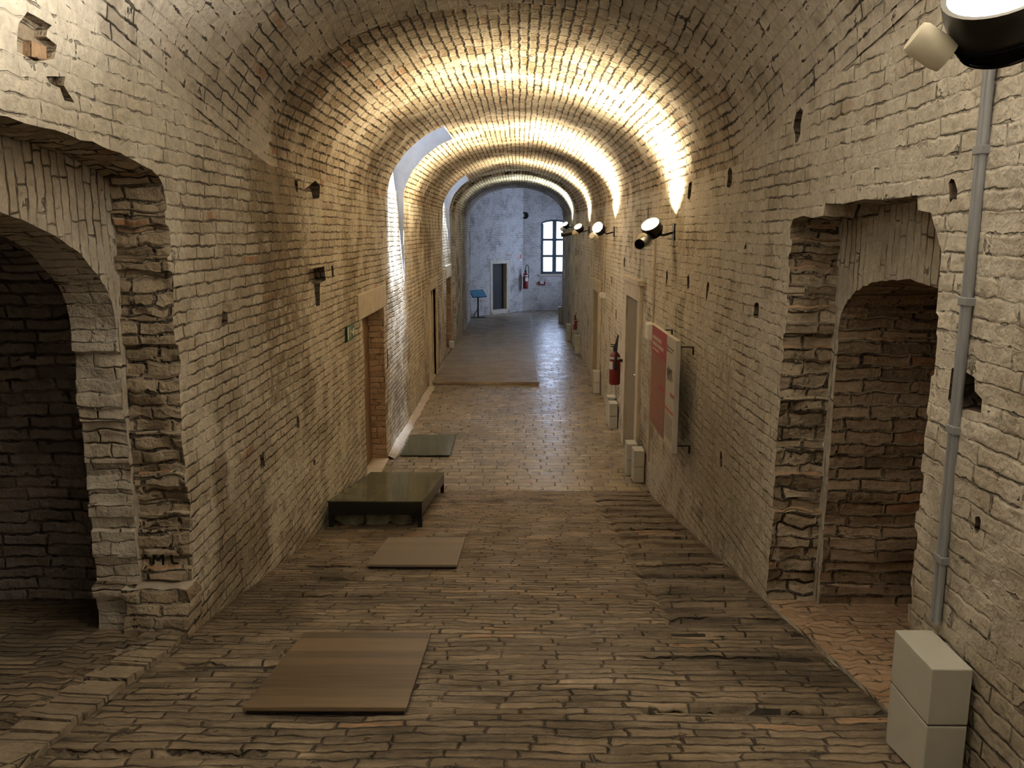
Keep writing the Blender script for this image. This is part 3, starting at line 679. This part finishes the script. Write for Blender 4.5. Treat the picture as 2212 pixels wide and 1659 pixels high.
for a, b, z0, z1 in ((u0-.13, u0, .0, dz1+.13), (u1, u1+.13, .0, dz1+.13), (u0, u1, dz1, dz1+.13), (u0-.13, u1+.13, .0, dz0)):
    c = [mpf(-.015)(a, z0), mpf(-.015)(b, z0), mpf(-.015)(b, z1), mpf(-.015)(a, z1), mpf(.03)(a, z0), mpf(.03)(b, z0), mpf(.03)(b, z1), mpf(.03)(a, z1)]
    i = [ff.vert(p) for p in c]
    for q in ((0, 1, 2, 3), (0, 4, 5, 1), (1, 5, 6, 2), (2, 6, 7, 3), (3, 7, 4, 0)): ff.face([i[k2] for k2 in q])
ff.build('door_frame', M_stone, door)
# right facet with the arched window
db = math.dist(B, Cn); vx = lambda x: (x-B[0])/(Cn[0]-B[0])*db
w0, w1, wz0, wz1 = vx(.80), vx(1.86), 1.40, 3.28
wloop = [(u, wz0) for u in frange(w0, w1, .2)]+[(w1, z) for z in frange(wz0+.15, wz1, .2)]+arch(w0, w1, wz1+.01, wz1+.17, 16)[::-1]+[(w0, z) for z in frange(wz1-.15, wz0+.15, .2)]
wfr, mpw = plane_wall('wall_far_right', B, Cn, -.05, 5.2, [wloop], [M_far, M_stone], .2, reveal=.16)
win3 = bpy.data.objects.new('window_3', None); COL.objects.link(win3); win3['kind'] = 'structure'
def bar(mb, mp, a, b, z0, z1, n0, n1):
    c = [mp(n0)(a, z0), mp(n0)(b, z0), mp(n0)(b, z1), mp(n0)(a, z1), mp(n1)(a, z0), mp(n1)(b, z0), mp(n1)(b, z1), mp(n1)(a, z1)]
    i = [mb.vert(p) for p in c]
    for q in ((0, 1, 2, 3), (0, 4, 5, 1), (1, 5, 6, 2), (2, 6, 7, 3), (3, 7, 4, 0), (4, 7, 6, 5)): mb.face([i[k2] for k2 in q])
fr = MB(); wc = (w0+w1)/2
bar(fr, mpw, w0, w0+.11, wz0, wz1+.02, .05, .12); bar(fr, mpw, w1-.075, w1, wz0, wz1+.02, .05, .12); bar(fr, mpw, w0, w1, wz0, wz0+.10, .05, .12); bar(fr, mpw, wc-.075, wc+.075, wz0+.1, wz1+.16, .045, .12)
for z in (wz0+.68, wz0+1.30): bar(fr, mpw, w0+.07, w1-.07, z-.045, z+.045, .045, .115)
ar = arch(w0, w1, wz1+.01, wz1+.17, 16)
for (a, za), (b, zb) in zip(ar, ar[1:]):
    c = [mpw(.05)(a, za-.07), mpw(.05)(b, zb-.07), mpw(.05)(b, zb), mpw(.05)(a, za), mpw(.12)(a, za-.07), mpw(.12)(b, zb-.07), mpw(.12)(b, zb), mpw(.12)(a, za)]
    i = [fr.vert(p) for p in c]
    for q in ((0, 1, 2, 3), (0, 4, 5, 1), (2, 6, 7, 3), (4, 7, 6, 5)): fr.face([i[k2] for k2 in q])
fr.build('window_frame', M_frame, win3)
gl = MB()
for s0, s1 in ((w0+.05, wc-.03), (wc+.03, w1-.05)):
    for z0, z1 in ((wz0+.08, wz0+.66), (wz0+.70, wz0+1.28), (wz0+1.32, wz1+.10)): bar(gl, mpw, s0, s1, z0, z1, .085, .09)
gl.build('pane', M_pane, win3)
sl = MB(); bar(sl, mpw, w0-.06, w1+.06, wz0-.06, wz0, -.05, .05); sl.build('window_sill', M_stone, win3)
# chamber side with an unseen window added to light the left facet, front, lid
wcr, mpc = plane_wall('wall_far_side', Cn, (3.7, 28.4), -.05, 5.2, [rect(1.0, 3.2, 1.2, 3.7, .3)], [M_far, M_stone], .4, reveal=.2)
win_added = bpy.data.objects.new('window_4', None); COL.objects.link(win_added); win_added['kind'] = 'structure'
fr = MB()
for a, b, z0, z1 in ((1.0, 1.07, 1.2, 3.7), (3.13, 3.2, 1.2, 3.7), (1.07, 3.13, 1.2, 1.28), (1.07, 3.13, 3.62, 3.7), (2.06, 2.14, 1.28, 3.62)): bar(fr, mpc, a, b, z0, z1, .05, .12)
fr.build('window_frame', M_frame, win_added)
gl = MB(); bar(gl, mpc, 1.05, 3.15, 1.25, 3.65, .085, .09); gl.build('pane', M_pane, win_added)
ws = MB(); ws.poly([(-1.9, 28.4, -.05), (-1.9, 29.55, -.05), (-1.9, 29.55, 5.2), (-1.9, 28.4, 5.2)], [(0, 0), (1.1, 0), (1.1, 5), (0, 5)]); struct(ws.build('wall_far_left', [M_far]))
lid = MB(); lid.poly([(-2, 28.3, 5.2), (3.8, 28.3, 5.2), (3.8, 33, 5.2), (-2, 33, 5.2)], [(0, 0), (5.8, 0), (5.8, 5), (0, 5)]); struct(lid.build('ceiling_far', [M_far]))
fw = MB()
prof = [(L+STEP, -.1)]+[(L+STEP, z) for z in frange(.2, 3.4, .3)]+[(vault_pt(28.4, t).x, vault_pt(28.4, t).z) for t in ts[1:-1:3]]+[(R-STEP, z) for z in frange(3.4, .2, .3)]+[(R-STEP, -.1)]
cdt_panel(fw, resample([(-2.4, -.1), (L+STEP-.001, -.1)], 9)+prof+[(3.8, -.1), (3.8, 5.3), (-2.4, 5.3)], [], [], lambda x, z: (x, YEND, z), 0)
struct(fw.build('wall_far_front', [M_far]))
bw = MB(); bw.poly([(-2.2, -3, .8), (2, -3, .8), (2, -3, 6.4), (-2.2, -3, 6.4)], [(0, 0), (4.2, 0), (4.2, 5.6), (0, 5.6)]); struct(bw.build('wall_behind', [M_wallL]))
for loc, nrm, sx, sy in ((Vector(mpw(.3)(wc, (wz0+wz1)/2)), Vector((.14, -1, 0)), 1.06, 2.05), (Vector(mpc(.3)(2.1, 2.45)), Vector((-1, 0, 0)), 2.2, 2.5)):
    pl = bpy.data.lights.new('portal', 'AREA'); pl.shape = 'RECTANGLE'; pl.size = sx; pl.size_y = sy; pl.cycles.is_portal = True
    po = bpy.data.objects.new('window_portal', pl); COL.objects.link(po); po.location = loc; po.rotation_euler = nrm.to_track_quat('-Z', 'Z').to_euler()

# ---------------------------------------------------------------- doors along the corridor
def stone_frame(mb, side, y0, y1, z0, z1, w, th, lint, cornice=True):
    """jambs and lintel standing th proud of the wall face"""
    xf = (R-th, R+.04) if side > 0 else (L-.04, L+th)
    mb.box((xf[0], y0-w, z0), (xf[1], y0, z1)); mb.box((xf[0], y1, z0), (xf[1], y1+w, z1)); mb.box((xf[0], y0-w, z1), (xf[1], y1+w, z1+lint))
    if cornice:
        e = .03
        lo, hi = ((xf[0]-e, xf[1]) if side > 0 else (xf[0], xf[1]+e))
        mb.box((lo, y0-w-e, z1+lint), (hi, y1+w+e, z1+lint+.07))
def doorset(name): o = bpy.data.objects.new(name, None); COL.objects.link(o); o['kind'] = 'structure'; return o
# door with a stone surround beside the info board: leaf folded back on its far jamb
d2 = doorset('door_2'); m_ = MB(); stone_frame(m_, 1, 10.50, 11.60, 0, 2.14, .22, .045, .20); m_.build('door_frame', M_stone, d2, .008)
ML = Matrix.Translation((R+.012, 11.598, 0)) @ Matrix.Rotation(math.radians(-52), 4, 'Z')
lf = MB(); lf.box((0, -.04, .03), (.62, 0, 2.10), 0, ML); lf = lf.build('door_leaf', M_doorgrey, d2, .004)
kn = MB(); kn.tube([ML @ Vector(p) for p in ((.30, -.04, 1.05), (.30, -.09, 1.05), (.20, -.09, 1.05))], .011); kn.build('handle', M_chrome, lf)
d3 = doorset('door_3'); m_ = MB(); stone_frame(m_, 1, 15.85, 16.95, 0, 1.86, .20, .04, .16); m_.build('door_frame', M_stone, d3, .008)
ML = Matrix.Translation((R+.012, 16.948, 0)) @ Matrix.Rotation(math.radians(-52), 4, 'Z')
lf = MB(); lf.box((0, -.04, .03), (.55, 0, 1.83), 0, ML); lf.build('door_leaf', M_doorgrey, d3, .004)
# plank door under the pale lintel on the left
d4 = doorset('door_4'); m_ = MB(); m_.box((L-.06, 8.98, 2.05), (L+.025, 10.86, 2.33)); m_.build('lintel', M_stone, d4, .01)
lf = MB()
for k in range(8): lf.box((L-.245, 9.275+.183*k, .01), (L-.205, 9.275+.183*k+.178, 2.045))
lf.build('door_leaf', M_brownwood, d4)
th = MB(); th.box((L-.2, 9.27, 0.0), (L+.02, 10.74, .03)); th.build('threshold', M_stone, d4, .004)
d5 = doorset('door_5'); m_ = MB(); stone_frame(m_, -1, 16.15, 17.28, .0, 1.87, .20, .04, .16); m_.build('door_frame', M_stone, d5, .008)
lf = MB(); lf.box((L-.16, 16.16, .05), (L-.115, 17.27, 1.86)); lf.build('door_leaf', plain('green_grey_door', (.26, .25, .17), .6), d5)
d6 = doorset('door_6'); m_ = MB(); m_.box((L-.06, 19.8, 1.9), (L+.03, 21.5, 2.2)); m_.build('lintel', M_stone, d6, .01)
lf = MB(); lf.box((L-.34, 19.96, .06), (L-.30, 21.34, 1.89)); lf.build('door_leaf', M_brownwood, d6)

# ---------------------------------------------------------------- lamps on the right wall
M_lens = [emit('lamp_glow_%d' % i, c, s) for i, (c, s) in enumerate(((SOFT, 60), (WARM, 60), (WARM, 60), (WARM, 60), (COOL, 12)))]
def floodlight(i, label, x, tube):
    y, z, watts, colr, aim = LAMPS[i]; w_in = R-inset(y)
    t = thing('wall_floodlight', label, 'lamp', (w_in, y, z), 0, 'floodlights on the right wall')
    hx = x-w_in; ax = Vector((-.42, -.50, .72) if i != 2 else (-.5, -.75, .45)).normalized(); up = Vector(aim).normalized(); c = Vector((hx, 0, 0))
    rad = .135 if i == 0 else .10; ln = .15 if i == 0 else .12
    m = MB(); m.box((-.02, -.05, -.14), (0.0, .07, .02)); m.build('wall_plate', M_blackm, t, .004)
    m = MB(); m.tube([(-.01, .02, -.06), (hx*.45, .02, -.09), (c-ax*ln*.9)], .016); m.build('arm', M_blackm, t)
    m = MB(); m.lathe([(.03, -ln), (rad*.7, -ln*.97), (rad*.92, -ln*.55), (rad, -.02), (rad, .02), (rad*.90, .02), (rad*.86, -.02)], c, ax, 32, caps=False)
    for k in range(5): m.lathe([(rad*.72+.006*k, -ln*.95+ln*.1*k), (rad*.80+.006*k, -ln*.93+ln*.1*k)], c, ax, 32, caps=False)
    h = m.build('lamp_housing', M_blackm, t)
    m = MB(); m.lathe([(rad*.87, -.015), (rad*.87, -.005)], c, ax, 32, sm=False); e = m.build('lamp_lens', M_lens[i], h); e['label'] = 'glowing lens'
    ck = .8 if i == 0 else 1
    m = MB(); m.lathe([(r_*ck, h_*ck) for r_, h_ in ((.012, 0), (.05, .004), (.055, .03), (.055, .12), (.048, .135), (.01, .14))], c+(Vector((-.09, .06, -.14)) if i == 0 else Vector((-.02, .0, -.16))), (-.75, .1, .5) if i == 0 else (-.5, -.6, .25), 28)
    k = m.build('driver_cup', M_cream, t); k['label'] = 'cream cylindrical cup'
    if tube:
        b0 = c+Vector((.02, .10, -.10)); d0 = Vector((-.45, -1.0, -.22)) if tube == 1 else Vector((-1.0, .1, -.18))
        m = MB(); m.lathe([(.05, 0), (.05, .40), (.044, .40), (.042, .36)], b0, d0, 24, caps=False); m.lathe([(.05, 0), (.03, -.03)], b0, d0, 24)
        s_ = m.build('spot_tube', M_black, t)
        m = MB(); m.lathe([(.053, .08), (.053, .11)], b0, d0, 24); m.build('clamp_ring', M_chrome, s_)
    ld = bpy.data.lights.new('flood', 'SPOT'); ld.energy = watts; ld.color = colr; ld.spot_size = math.radians(165); ld.spot_blend = .35 if i == 0 else .8; ld.shadow_soft_size = rad*.6
    lo = bpy.data.objects.new('lamp_light', ld); COL.objects.link(lo); lo.parent = t; lo.location = c+ax*.06+Vector((0, 0, .03)); lz = -up; lx = Vector((0, 1, 0)).cross(lz).normalized(); ly = lz.cross(lx); lo.rotation_euler = Matrix((lx, ly, lz)).transposed().to_euler(); lo.scale = (1, 1 if i == 0 else .42, 1)
    return t
floodlight(0, 'large black floodlight in the top corner above the grey conduit, lit white', 1.22, 0)
floodlight(1, 'floodlight blazing on the wall above the info board, with long black spot tube', 1.28, 1)
floodlight(2, 'small floodlight showing its bright round face, second lamp along from the info board', 1.25, 0)
floodlight(3, 'floodlight with dark spot tube reaching across beside the window, third along from the info board', 1.28, 2)
floodlight(4, 'farthest floodlight, cool white, high on the wall just before the far window', 1.24, 0)

# ---------------------------------------------------------------- conduits
def conduit(label, y, z0, z1, r, mat, two, clips, group='conduits down the right wall'):
    t = thing('conduit', label, 'pipe', (R, y, z0), 0, group); off = r+.012
    for k in range(2 if two else 1):
        m = MB(); m.tube([(-off, (k*2.1-.5)*r*1.0, 0), (-off, (k*2.1-.5)*r, z1-z0)], r, 14); m.build('tube', mat, t)
    for zc in clips:
        m = MB(); m.box((-off-r*1.25, -r*1.9, zc-z0-.014), (.012, r*(3.0 if two else 1.3), zc-z0+.014)); m.build('clip', M_pipe if mat is M_pipe else mat, t, .003)
    return t
conduit('pair of grey conduit tubes running down the near wall to the grey cable box', 2.80, 1.62, 3.58, .0125, M_pipe, True, (3.26, 2.77, 2.33, 1.86))
conduit('thin beige conduit above the white wall box beside the info board', 9.36, 1.99, 3.05, .012, M_pipe2, False, (2.6,))
conduit('thin beige conduit from white wall box down to the cable boxes by the info board', 9.36, .38, 1.80, .012, M_pipe2, False, (1.1,))
conduit('thin beige conduit down the wall above the second white wall box, past the stone door', 14.9, 1.93, 3.1, .012, M_pipe2, False, (2.5,))

# ---------------------------------------------------------------- cable boxes standing along the right wall
def cable_box(label, y0, y1, h, z_skew=False, w=.125, x1=None):
    x1 = x1 if x1 is not None else R-inset(y0)-.012
    ym = (y0+y1)/2; t = thing('cable_box', label, 'box', (x1, y0, ramp(y0)), 0, 'cable boxes along the right wall')
    d = y1-y0; dz = ramp(y0)-ramp(y1)
    half = h*.5
    m = MB()
    P = [(-w, 0, .006), (0, 0, .006), (0, d, -dz+.006), (-w, d, -dz+.006), (-w, 0, half-.003), (0, 0, half-.003), (0, d, half-.003), (-w, d, half-.003)]
    i = [m.vert(p) for p in P]
    for q in ((0, 3, 2, 1), (4, 5, 6, 7), (0, 1, 5, 4), (1, 2, 6, 5), (2, 3, 7, 6), (3, 0, 4, 7)): m.face([i[k] for k in q])
    m.build('lower_box', M_boxgrey, t, .004)
    m = MB(); m.box((-w+.004, .004, half-.003), (-.004, d-.004, half+.003)); m.build('seam', M_boxline, t)
    m = MB(); m.box((-w, 0, half+.003), (0, d, h)); m.build('upper_box', M_boxgrey, t, .004)
    return t
cable_box('large light grey cable box at the foot of the grey conduit, nearest the viewer', 2.55, 2.83, .41, w=.135, x1=1.500)
cable_box('grey cable box below the info board, front one of a pair by the door', 9.74, 9.98, .40)
cable_box('grey cable box behind the one below the info board, beside the stone door frame', 10.03, 10.26, .41, x1=R-.06)
cable_box('cable box below the big fire extinguisher, front one of a pair', 12.55, 12.80, .40)
cable_box('cable box half hidden behind the one below the big fire extinguisher', 12.86, 13.08, .44, x1=R-.01)
cable_box('cable box alone before the second stone door frame', 15.40, 15.64, .42)
cable_box('cable box beside the small hanging extinguisher, far along the wall', 20.55, 20.80, .46)
cable_box('cable box with bright top, second from the far end of the wall', 23.1, 23.35, .46)
cable_box('farthest cable box, at the end of the corridor wall below the window', 27.9, 28.15, .52)

# white wall boxes
def wall_box(label, y, z0, z1, w=.18):
    t = thing('wall_box', label, 'box', (R, y, z0), 0, 'white wall boxes')
    m = MB(); m.box((-.085, 0, 0), (.008, w, z1-z0)); b = m.build('body', M_white, t, .012)
    m = MB(); m.box((-.092, .025, .02), (-.085, w-.025, (z1-z0)-.02)); m.build('cover', M_white, t, .003)
wall_box('white plastic box on the wall between the stone door and the info board', 9.25, 1.80, 1.99, .26)
wall_box('small white plastic box on the wall before the second stone door', 14.75, 1.84, 1.93, .3)
m = MB(); m.box((R-STEP-.03, 26.6, 1.55), (R-STEP+.01, 26.85, 1.82)); tag(m.build('wall_notice', M_white, bevel=.003), 'small white notice on the right wall just before the far window', 'sign')

# ---------------------------------------------------------------- info board
bx, by0, by1, bz0, bz1 = 1.35, 7.14, 8.45, 1.07, 2.075
t = thing('info_board', 'crimson and white information board on wall brackets right of the stone door', 'sign', (bx, by0, bz0))
W_, H_ = by1-by0, bz1-bz0
m = MB(); m.box((0, 0, 0), (.04, W_, H_)); m.build('panel', M_paper, t, .003)
split = .46
def sheet(name, a, b, z0, z1, mat, par, dx=.0015):
    mm = MB(); mm.box((-dx, a, z0), (.001, b, z1)); return mm.build(name, mat, par)
hd = sheet('header', split, W_-.005, H_-.27, H_-.003, M_crimson, t); bd = sheet('print_area', split, W_-.005, .012, H_-.27, M_pink, t)
tx = MB(); rt = random.Random(6)
def words(mb, y0, y1, z, h, dx=.003):
    y = y1
    while y > y0+.03:
        w = min(rt.uniform(.03, .09), y-y0); mb.box((-dx, y-w, z), (0, y, z+h)); y -= w+.018
words(tx, split+.28, W_-.06, H_-.13, .035); words(tx, split+.16, W_-.06, H_-.19, .035); words(tx, split+.4, W_-.06, H_-.235, .018)
o = tx.build('title_lines', M_paper, hd); o['label'] = 'pale title lines'
tx = MB()
for k in range(9): words(tx, split+.06, W_-.06, H_-.34-.03*k, .007, .0025)
tx.build('text_lines', M_inkp, bd)
tx = MB()
for k in range(9): words(tx, split+.06, W_-.06, .36-.03*k, .007, .0025)
tx.build('text_lines', M_inkp, bd)
sheet('red_rule', split+.02, split+.36, .45, .485, M_crimson, t, .003)
tx = MB(); words(tx, .06, split-.07, H_-.11, .012); words(tx, .16, split-.07, H_-.14, .010); tx.box((-.003, split-.06, H_-.15), (0, split-.045, H_-.08))
tx.build('caption_lines', M_ink, t); tx = MB()
for k in range(10): words(tx, .05, split-.06, .28-.022*k, .006)
tx.build('caption_lines', M_ink, t)
dr = MB()
for k in range(7):
    a0 = .12+.035*k; dr.tube([(-.002, a0, .62+.02*math.sin(k*2)), (-.002, a0+.05, .68+.025*math.cos(k)), (-.002, a0+.02, .72+.02*math.sin(k*3))], .004, 5)
dr.build('drawing', M_ink, t)
sheet('red_rule', .02, .19, .485, .515, M_redline, t, .003); sheet('red_rule', .05, split-.02, .33, .352, M_redline, t, .003)
for yb, zb in ((.05, H_-.06), (W_-.25, H_-.03), (.05, .06), (W_-.2, .08)):
    xw = min(mapR(0)(by0+yb, bz0+zb-.07*k)[0] for k in (0, .5, 1))-bx-.012
    m = MB(); m.tube([(.035, yb, zb), (xw, yb, zb)], .006); m.tube([(xw, yb, zb+.003), (xw, yb, zb-.07)], .008); m.build('bracket', M_blackm, t)

# ---------------------------------------------------------------- exit sign
t = thing('exit_sign', 'green and white exit sign on the left wall before the plank door', 'sign', (L+.012, 8.32, 1.905))
m = MB(); m.box((0, 0, 0), (.012, .36, .155)); m.build('plate', M_green, t, .002)
m = MB(); x0, x1 = .011, .0135
m.box((x0, .03, .015), (x1, .085, .14)); m.box((x0, .225, .06), (x1, .33, .078))
for sgn in (1, -1): m.poly([(x1, .33, .069+.045*sgn), (x1, .345, .069), (x1, .30, .069), (x1, .29, .069+.03*sgn)])
m.lathe([(.013, -.001), (.013, .001)], (.0127, .165, .125), (1, 0, 0), 14)
for p, q, w in (((.165, .108), (.15, .065), .013), ((.15, .065), (.18, .04), .008), ((.18, .04), (.175, .015), .008), ((.15, .065), (.125, .04), .008), ((.125, .04), (.105, .045), .007), ((.163, .1), (.195, .085), .006), ((.163, .1), (.13, .09), .006), ((.195, .085), (.215, .09), .006)):
    m.tube([(.0115, p[0], p[1]), (.0115, q[0], q[1])], w*.6, 6)
m.build('pictogram', M_signw, t)

# ---------------------------------------------------------------- fire extinguishers
def extinguisher(label, loc, s=1.0, rz=0, horn=True):
    t = thing('fire_extinguisher', label, 'fire extinguisher', loc, rz, 'red fire extinguishers')
    m = MB(); m.lathe([(.02, 0), (.07, .0), (.082, .015), (.084, .05), (.084, .40), (.075, .45), (.05, .485), (.03, .50), (.03, .52)], (0, 0, 0), (0, 0, 1), 32); b = m.build('cylinder', M_red, t)
    for za, zb, half in ((.395, .43, PI), (.24, .36, .6)):
        m = MB(); n = 16; c0 = PI*1.15
        lo_ = [m.vert((.0855*math.cos(c0+half*(2*k/n-1)), .0855*math.sin(c0+half*(2*k/n-1)), za)) for k in range(n+1)]
        hi_ = [m.vert((.0855*math.cos(c0+half*(2*k/n-1)), .0855*math.sin(c0+half*(2*k/n-1)), zb)) for k in range(n+1)]
        for k in range(n): m.face((lo_[k], lo_[k+1], hi_[k+1], hi_[k]), None, 0, True)
        m.build('white_label', M_paper, b)
    m = MB(); m.lathe([(.032, .515), (.035, .56), (.022, .60)], (0, 0, 0), (0, 0, 1), 20); m.box((-.07, -.012, .575), (.02, .012, .59)); m.box((-.075, -.012, .605), (.02, .012, .618)); m.build('valve', M_black, t, .003)
    hp = [(0, 0, .60), (.02, -.01, .68), (.035, -.03, .745), (.03, -.06, .755), (.02, -.085, .70), (.01, -.10, .58), (0, -.105, .46), (-.01, -.10, .34)]
    m = MB(); m.tube([Vector(p) for p in hp], .013, 10); hs = m.build('hose', M_black, t)
    if horn:
        m = MB(); m.lathe([(.016, 0), (.018, .04), (.030, .24), (.026, .24)], (0, -.105, .48), (-.03, .01, -1), 20, caps=False); m.build('horn', M_black, hs)
    m = MB(); m.box((.06, -.03, .35), (.12, .03, .39)); m.build('wall_hook', M_blackm, t)
    for ch in [t]: t.scale = (s, s, s)
    return t
extinguisher('large red extinguisher with black hose and horn, hanging past the stone door', (1.39, 12.02, .80), .96)
extinguisher('red extinguisher hanging on the far wall beside the dark doorway', (.22, 31.90, .86), 1.2, PI/2-.1, False)
extinguisher('red extinguisher peeping out behind the far cable boxes on the right wall', (1.435, 21.5, .50), .6, 0, False)

# ---------------------------------------------------------------- signs and fittings on the far wall
def on_far(mp, u, z, w, h, mat, name, label, cat, th=.012):
    mm = MB(); bar(mm, mp, u, u+w, z, z+h, -th, .004); return tag(mm.build(name, mat), label, cat)
on_far(mpf, da-.22, 1.92, .12, .26, M_signw, 'wall_notice', 'narrow white and red notice above the far extinguisher', 'sign')
mm = MB(); bar(mm, mpf, da-.20, da-.12, 1.98, 2.16, -.015, -.011); mm.build('red_print', M_redline, bpy.data.objects['wall_notice.001'])
on_far(mpw, .17, 1.28, .12, .15, M_white, 'wall_notice', 'white square notice on the far wall right of the extinguisher', 'sign')
mm = MB(); bar(mm, mpw, .20, .26, 1.32, 1.38, -.015, -.011); mm.build('blue_print', M_blue, bpy.data.objects['wall_notice.002'])
al = on_far(mpw, .60, .98, .26, .14, M_red, 'alarm_bracket', 'red bracket on the far wall below the window', 'bracket', .05)
mm = MB(); bar(mm, mpw, .66, .80, 1.03, 1.13, -.055, -.049); mm.build('white_face', M_paper, al)
mm = MB(); p = Vector(mpw(-.0)(.08, 3.60)); mm.lathe([(.10, -.02), (.13, .0), (.13, .03), (.09, .03), (.085, .01)], p, (-.14, -1, 0), 24); tag(mm.build('black_hole_disc', M_black), 'round black disc for a hole high on the far wall', 'vent')  # solid black disc stands in for a dark round hole
# lectern
t = thing('lectern_stand', 'black lectern with a blue display panel in the far left corner', 'lectern', (-1.45, 28.95, .055), .5)
m = MB(); m.box((-.24, -.16, 0), (.24, .16, .02)); m.build('base', M_black, t, .005)
m = MB(); m.box((-.022, -.02, .02), (.022, .02, .80)); m.build('post', M_black, t)
m = MB(); m.tube([(.0, .0, .32), (-.20, -.03, .02)], .014); m.build('brace', M_black, t)
M4 = Matrix.Translation((0, 0, .84)) @ Matrix.Rotation(math.radians(38), 4, 'X')
m = MB(); m.box((-.27, -.19, -.02), (.27, .19, 0), 0, M4); pn = m.build('tray', M_black, t)
m = MB(); m.box((-.26, -.18, 0.0), (.26, .18, .006), 0, M4); m.build('display_panel', M_blue, pn)
# small white thing at the foot of the last doorway
m = MB(); m.box((L-.05, 21.10, .065), (L+.07, 21.30, .24)); tag(m.build('doorstop_box', M_white, bevel=.01), 'small white box at the foot of the farthest left doorway', 'box')

# ---------------------------------------------------------------- glass topped platform over the dig
def slope_pt(x, y, dz): return (x, y, ramp(y)+dz)
t = thing('glass_platform', 'low black steel platform with glass top against the left wall', 'platform', (L, 7.10, ramp(7.10)))
tx0, tx1, ty0, ty1 = .055, .89, 0.0, 2.15
rz_ = lambda y: -S*y
def slab(mb, x0, x1, y0, y1, h0, h1):
    P = [(x0, y0, rz_(y0)+h0), (x1, y0, rz_(y0)+h0), (x1, y1, rz_(y1)+h0), (x0, y1, rz_(y1)+h0), (x0, y0, rz_(y0)+h1), (x1, y0, rz_(y0)+h1), (x1, y1, rz_(y1)+h1), (x0, y1, rz_(y1)+h1)]
    i = [mb.vert(p) for p in P]
    for q in ((0, 3, 2, 1), (4, 5, 6, 7), (0, 1, 5, 4), (1, 2, 6, 5), (2, 3, 7, 6), (3, 0, 4, 7)): mb.face([i[k] for k in q])
HT = .245
m = MB()
slab(m, tx0, tx1, ty0, ty0+.035, HT-.125, HT-.012); slab(m, tx0, tx1, ty1-.035, ty1, HT-.125, HT-.012); slab(m, tx0, tx0+.035, ty0+.035, ty1-.035, HT-.125, HT-.012); slab(m, tx1-.035, tx1, ty0+.035, ty1-.035, HT-.125, HT-.012)
slab(m, tx0+.33, tx0+.38, ty0+.035, ty1-.035, HT-.05, HT-.012)
m.build('frame', M_blackm, t)
m = MB(); slab(m, tx0-.005, tx1+.005, ty0-.005, ty1+.005, HT-.012, HT); g = m.build('glass_top', M_tint, t); g['label'] = 'greenish glass top'
for x, y in ((tx0, ty0), (tx1-.04, ty0), (tx0, ty1-.04), (tx1-.04, ty1-.04)):
    m = MB(); m.box((x, y, rz_(y+.02)+.004), (x+.04, y+.04, rz_(y)+HT-.12)); m.build('leg', M_blackm, t)
# broken masonry under it
rb = random.Random(31); m = MB()
def rock(mb, c, r):
    bm = bmesh.new(); bmesh.ops.create_icosphere(bm, subdivisions=2, radius=1); b0 = len(mb.v)
    for v in bm.verts:
        d = 1+.35*noise.noise(v.co*1.7+Vector(c)*9); mb.v.append((c[0]+v.co.x*r[0]*d, c[1]+v.co.y*r[1]*d, c[2]+v.co.z*r[2]*d))
    for f in bm.faces: mb.face([b0+v.index for v in f.verts])
    bm.free()
for x, y, a, b, c_ in ((-1.54, 7.31, .15, .09, .085), (-1.30, 7.29, .14, .09, .085), (-1.08, 7.30, .10, .08, .065), (-1.42, 7.75, .22, .16, .09), (-1.1, 7.9, .14, .14, .07), (-1.5, 8.3, .17, .2, .08), (-1.15, 8.6, .15, .15, .06)):
    rock(m, (x, y, ramp(y)+c_*.62), (a, b, c_))
rbo = m.build('rubble', plain('greenish_rubble', (.30, .29, .21), .9, var=.6, vs=9, bump=.01)); rbo['kind'] = 'stuff'; tag(rbo, 'broken masonry lying under the glass topped platform', 'rubble')
# glass pane set over the level floor
t = thing('glass_floor_panel', 'greenish glass floor panel lying flat beside the plank door', 'glass panel', (-1.60, 10.92, 0.004))
m = MB(); m.box((0, 0, 0), (.64, 1.12, .012)); m.build('backing', plain('painted_pit_dark', (.045, .05, .04), .8, var=.5, vs=5), t)  # flat dark sheet; the depth's darkness is put into its colour
m = MB(); m.box((-.02, -.02, .012), (.66, 1.14, .026)); m.build('glass_sheet', M_tint, t, .003)
# laminate boards on the ramp
ANG = -math.atan(S)
def board(label, x0, x1, y0, y1, mat, th, lift):
    ym = (y0+y1)/2; o = thing('floor_board', label, 'board', ((x0+x1)/2, ym, ramp(ym)+lift), 0, 'wooden boards laid on the ramp')
    o.rotation_euler = (ANG, 0, .004)
    hx, hy = (x1-x0)/2, (y1-y0)/2*math.sqrt(1+S*S)
    m = MB(); m.box((-hx, -hy, th*.45), (hx, hy, th)); m.build('top_boards', mat, o, .002)
    m = MB(); m.box((-hx+.012, -hy+.012, 0), (hx-.012, hy-.012, th*.45)); m.build('underlay', M_black, o)
board('striped brown laminate board lying on the near part of the ramp', -1.115, -.455, 3.05, 4.02, M_board1, .03, .006)
board('greyed plain laminate board lying before the glass topped platform', -1.075, -.44, 5.52, 6.48, M_board2, .03, .006)
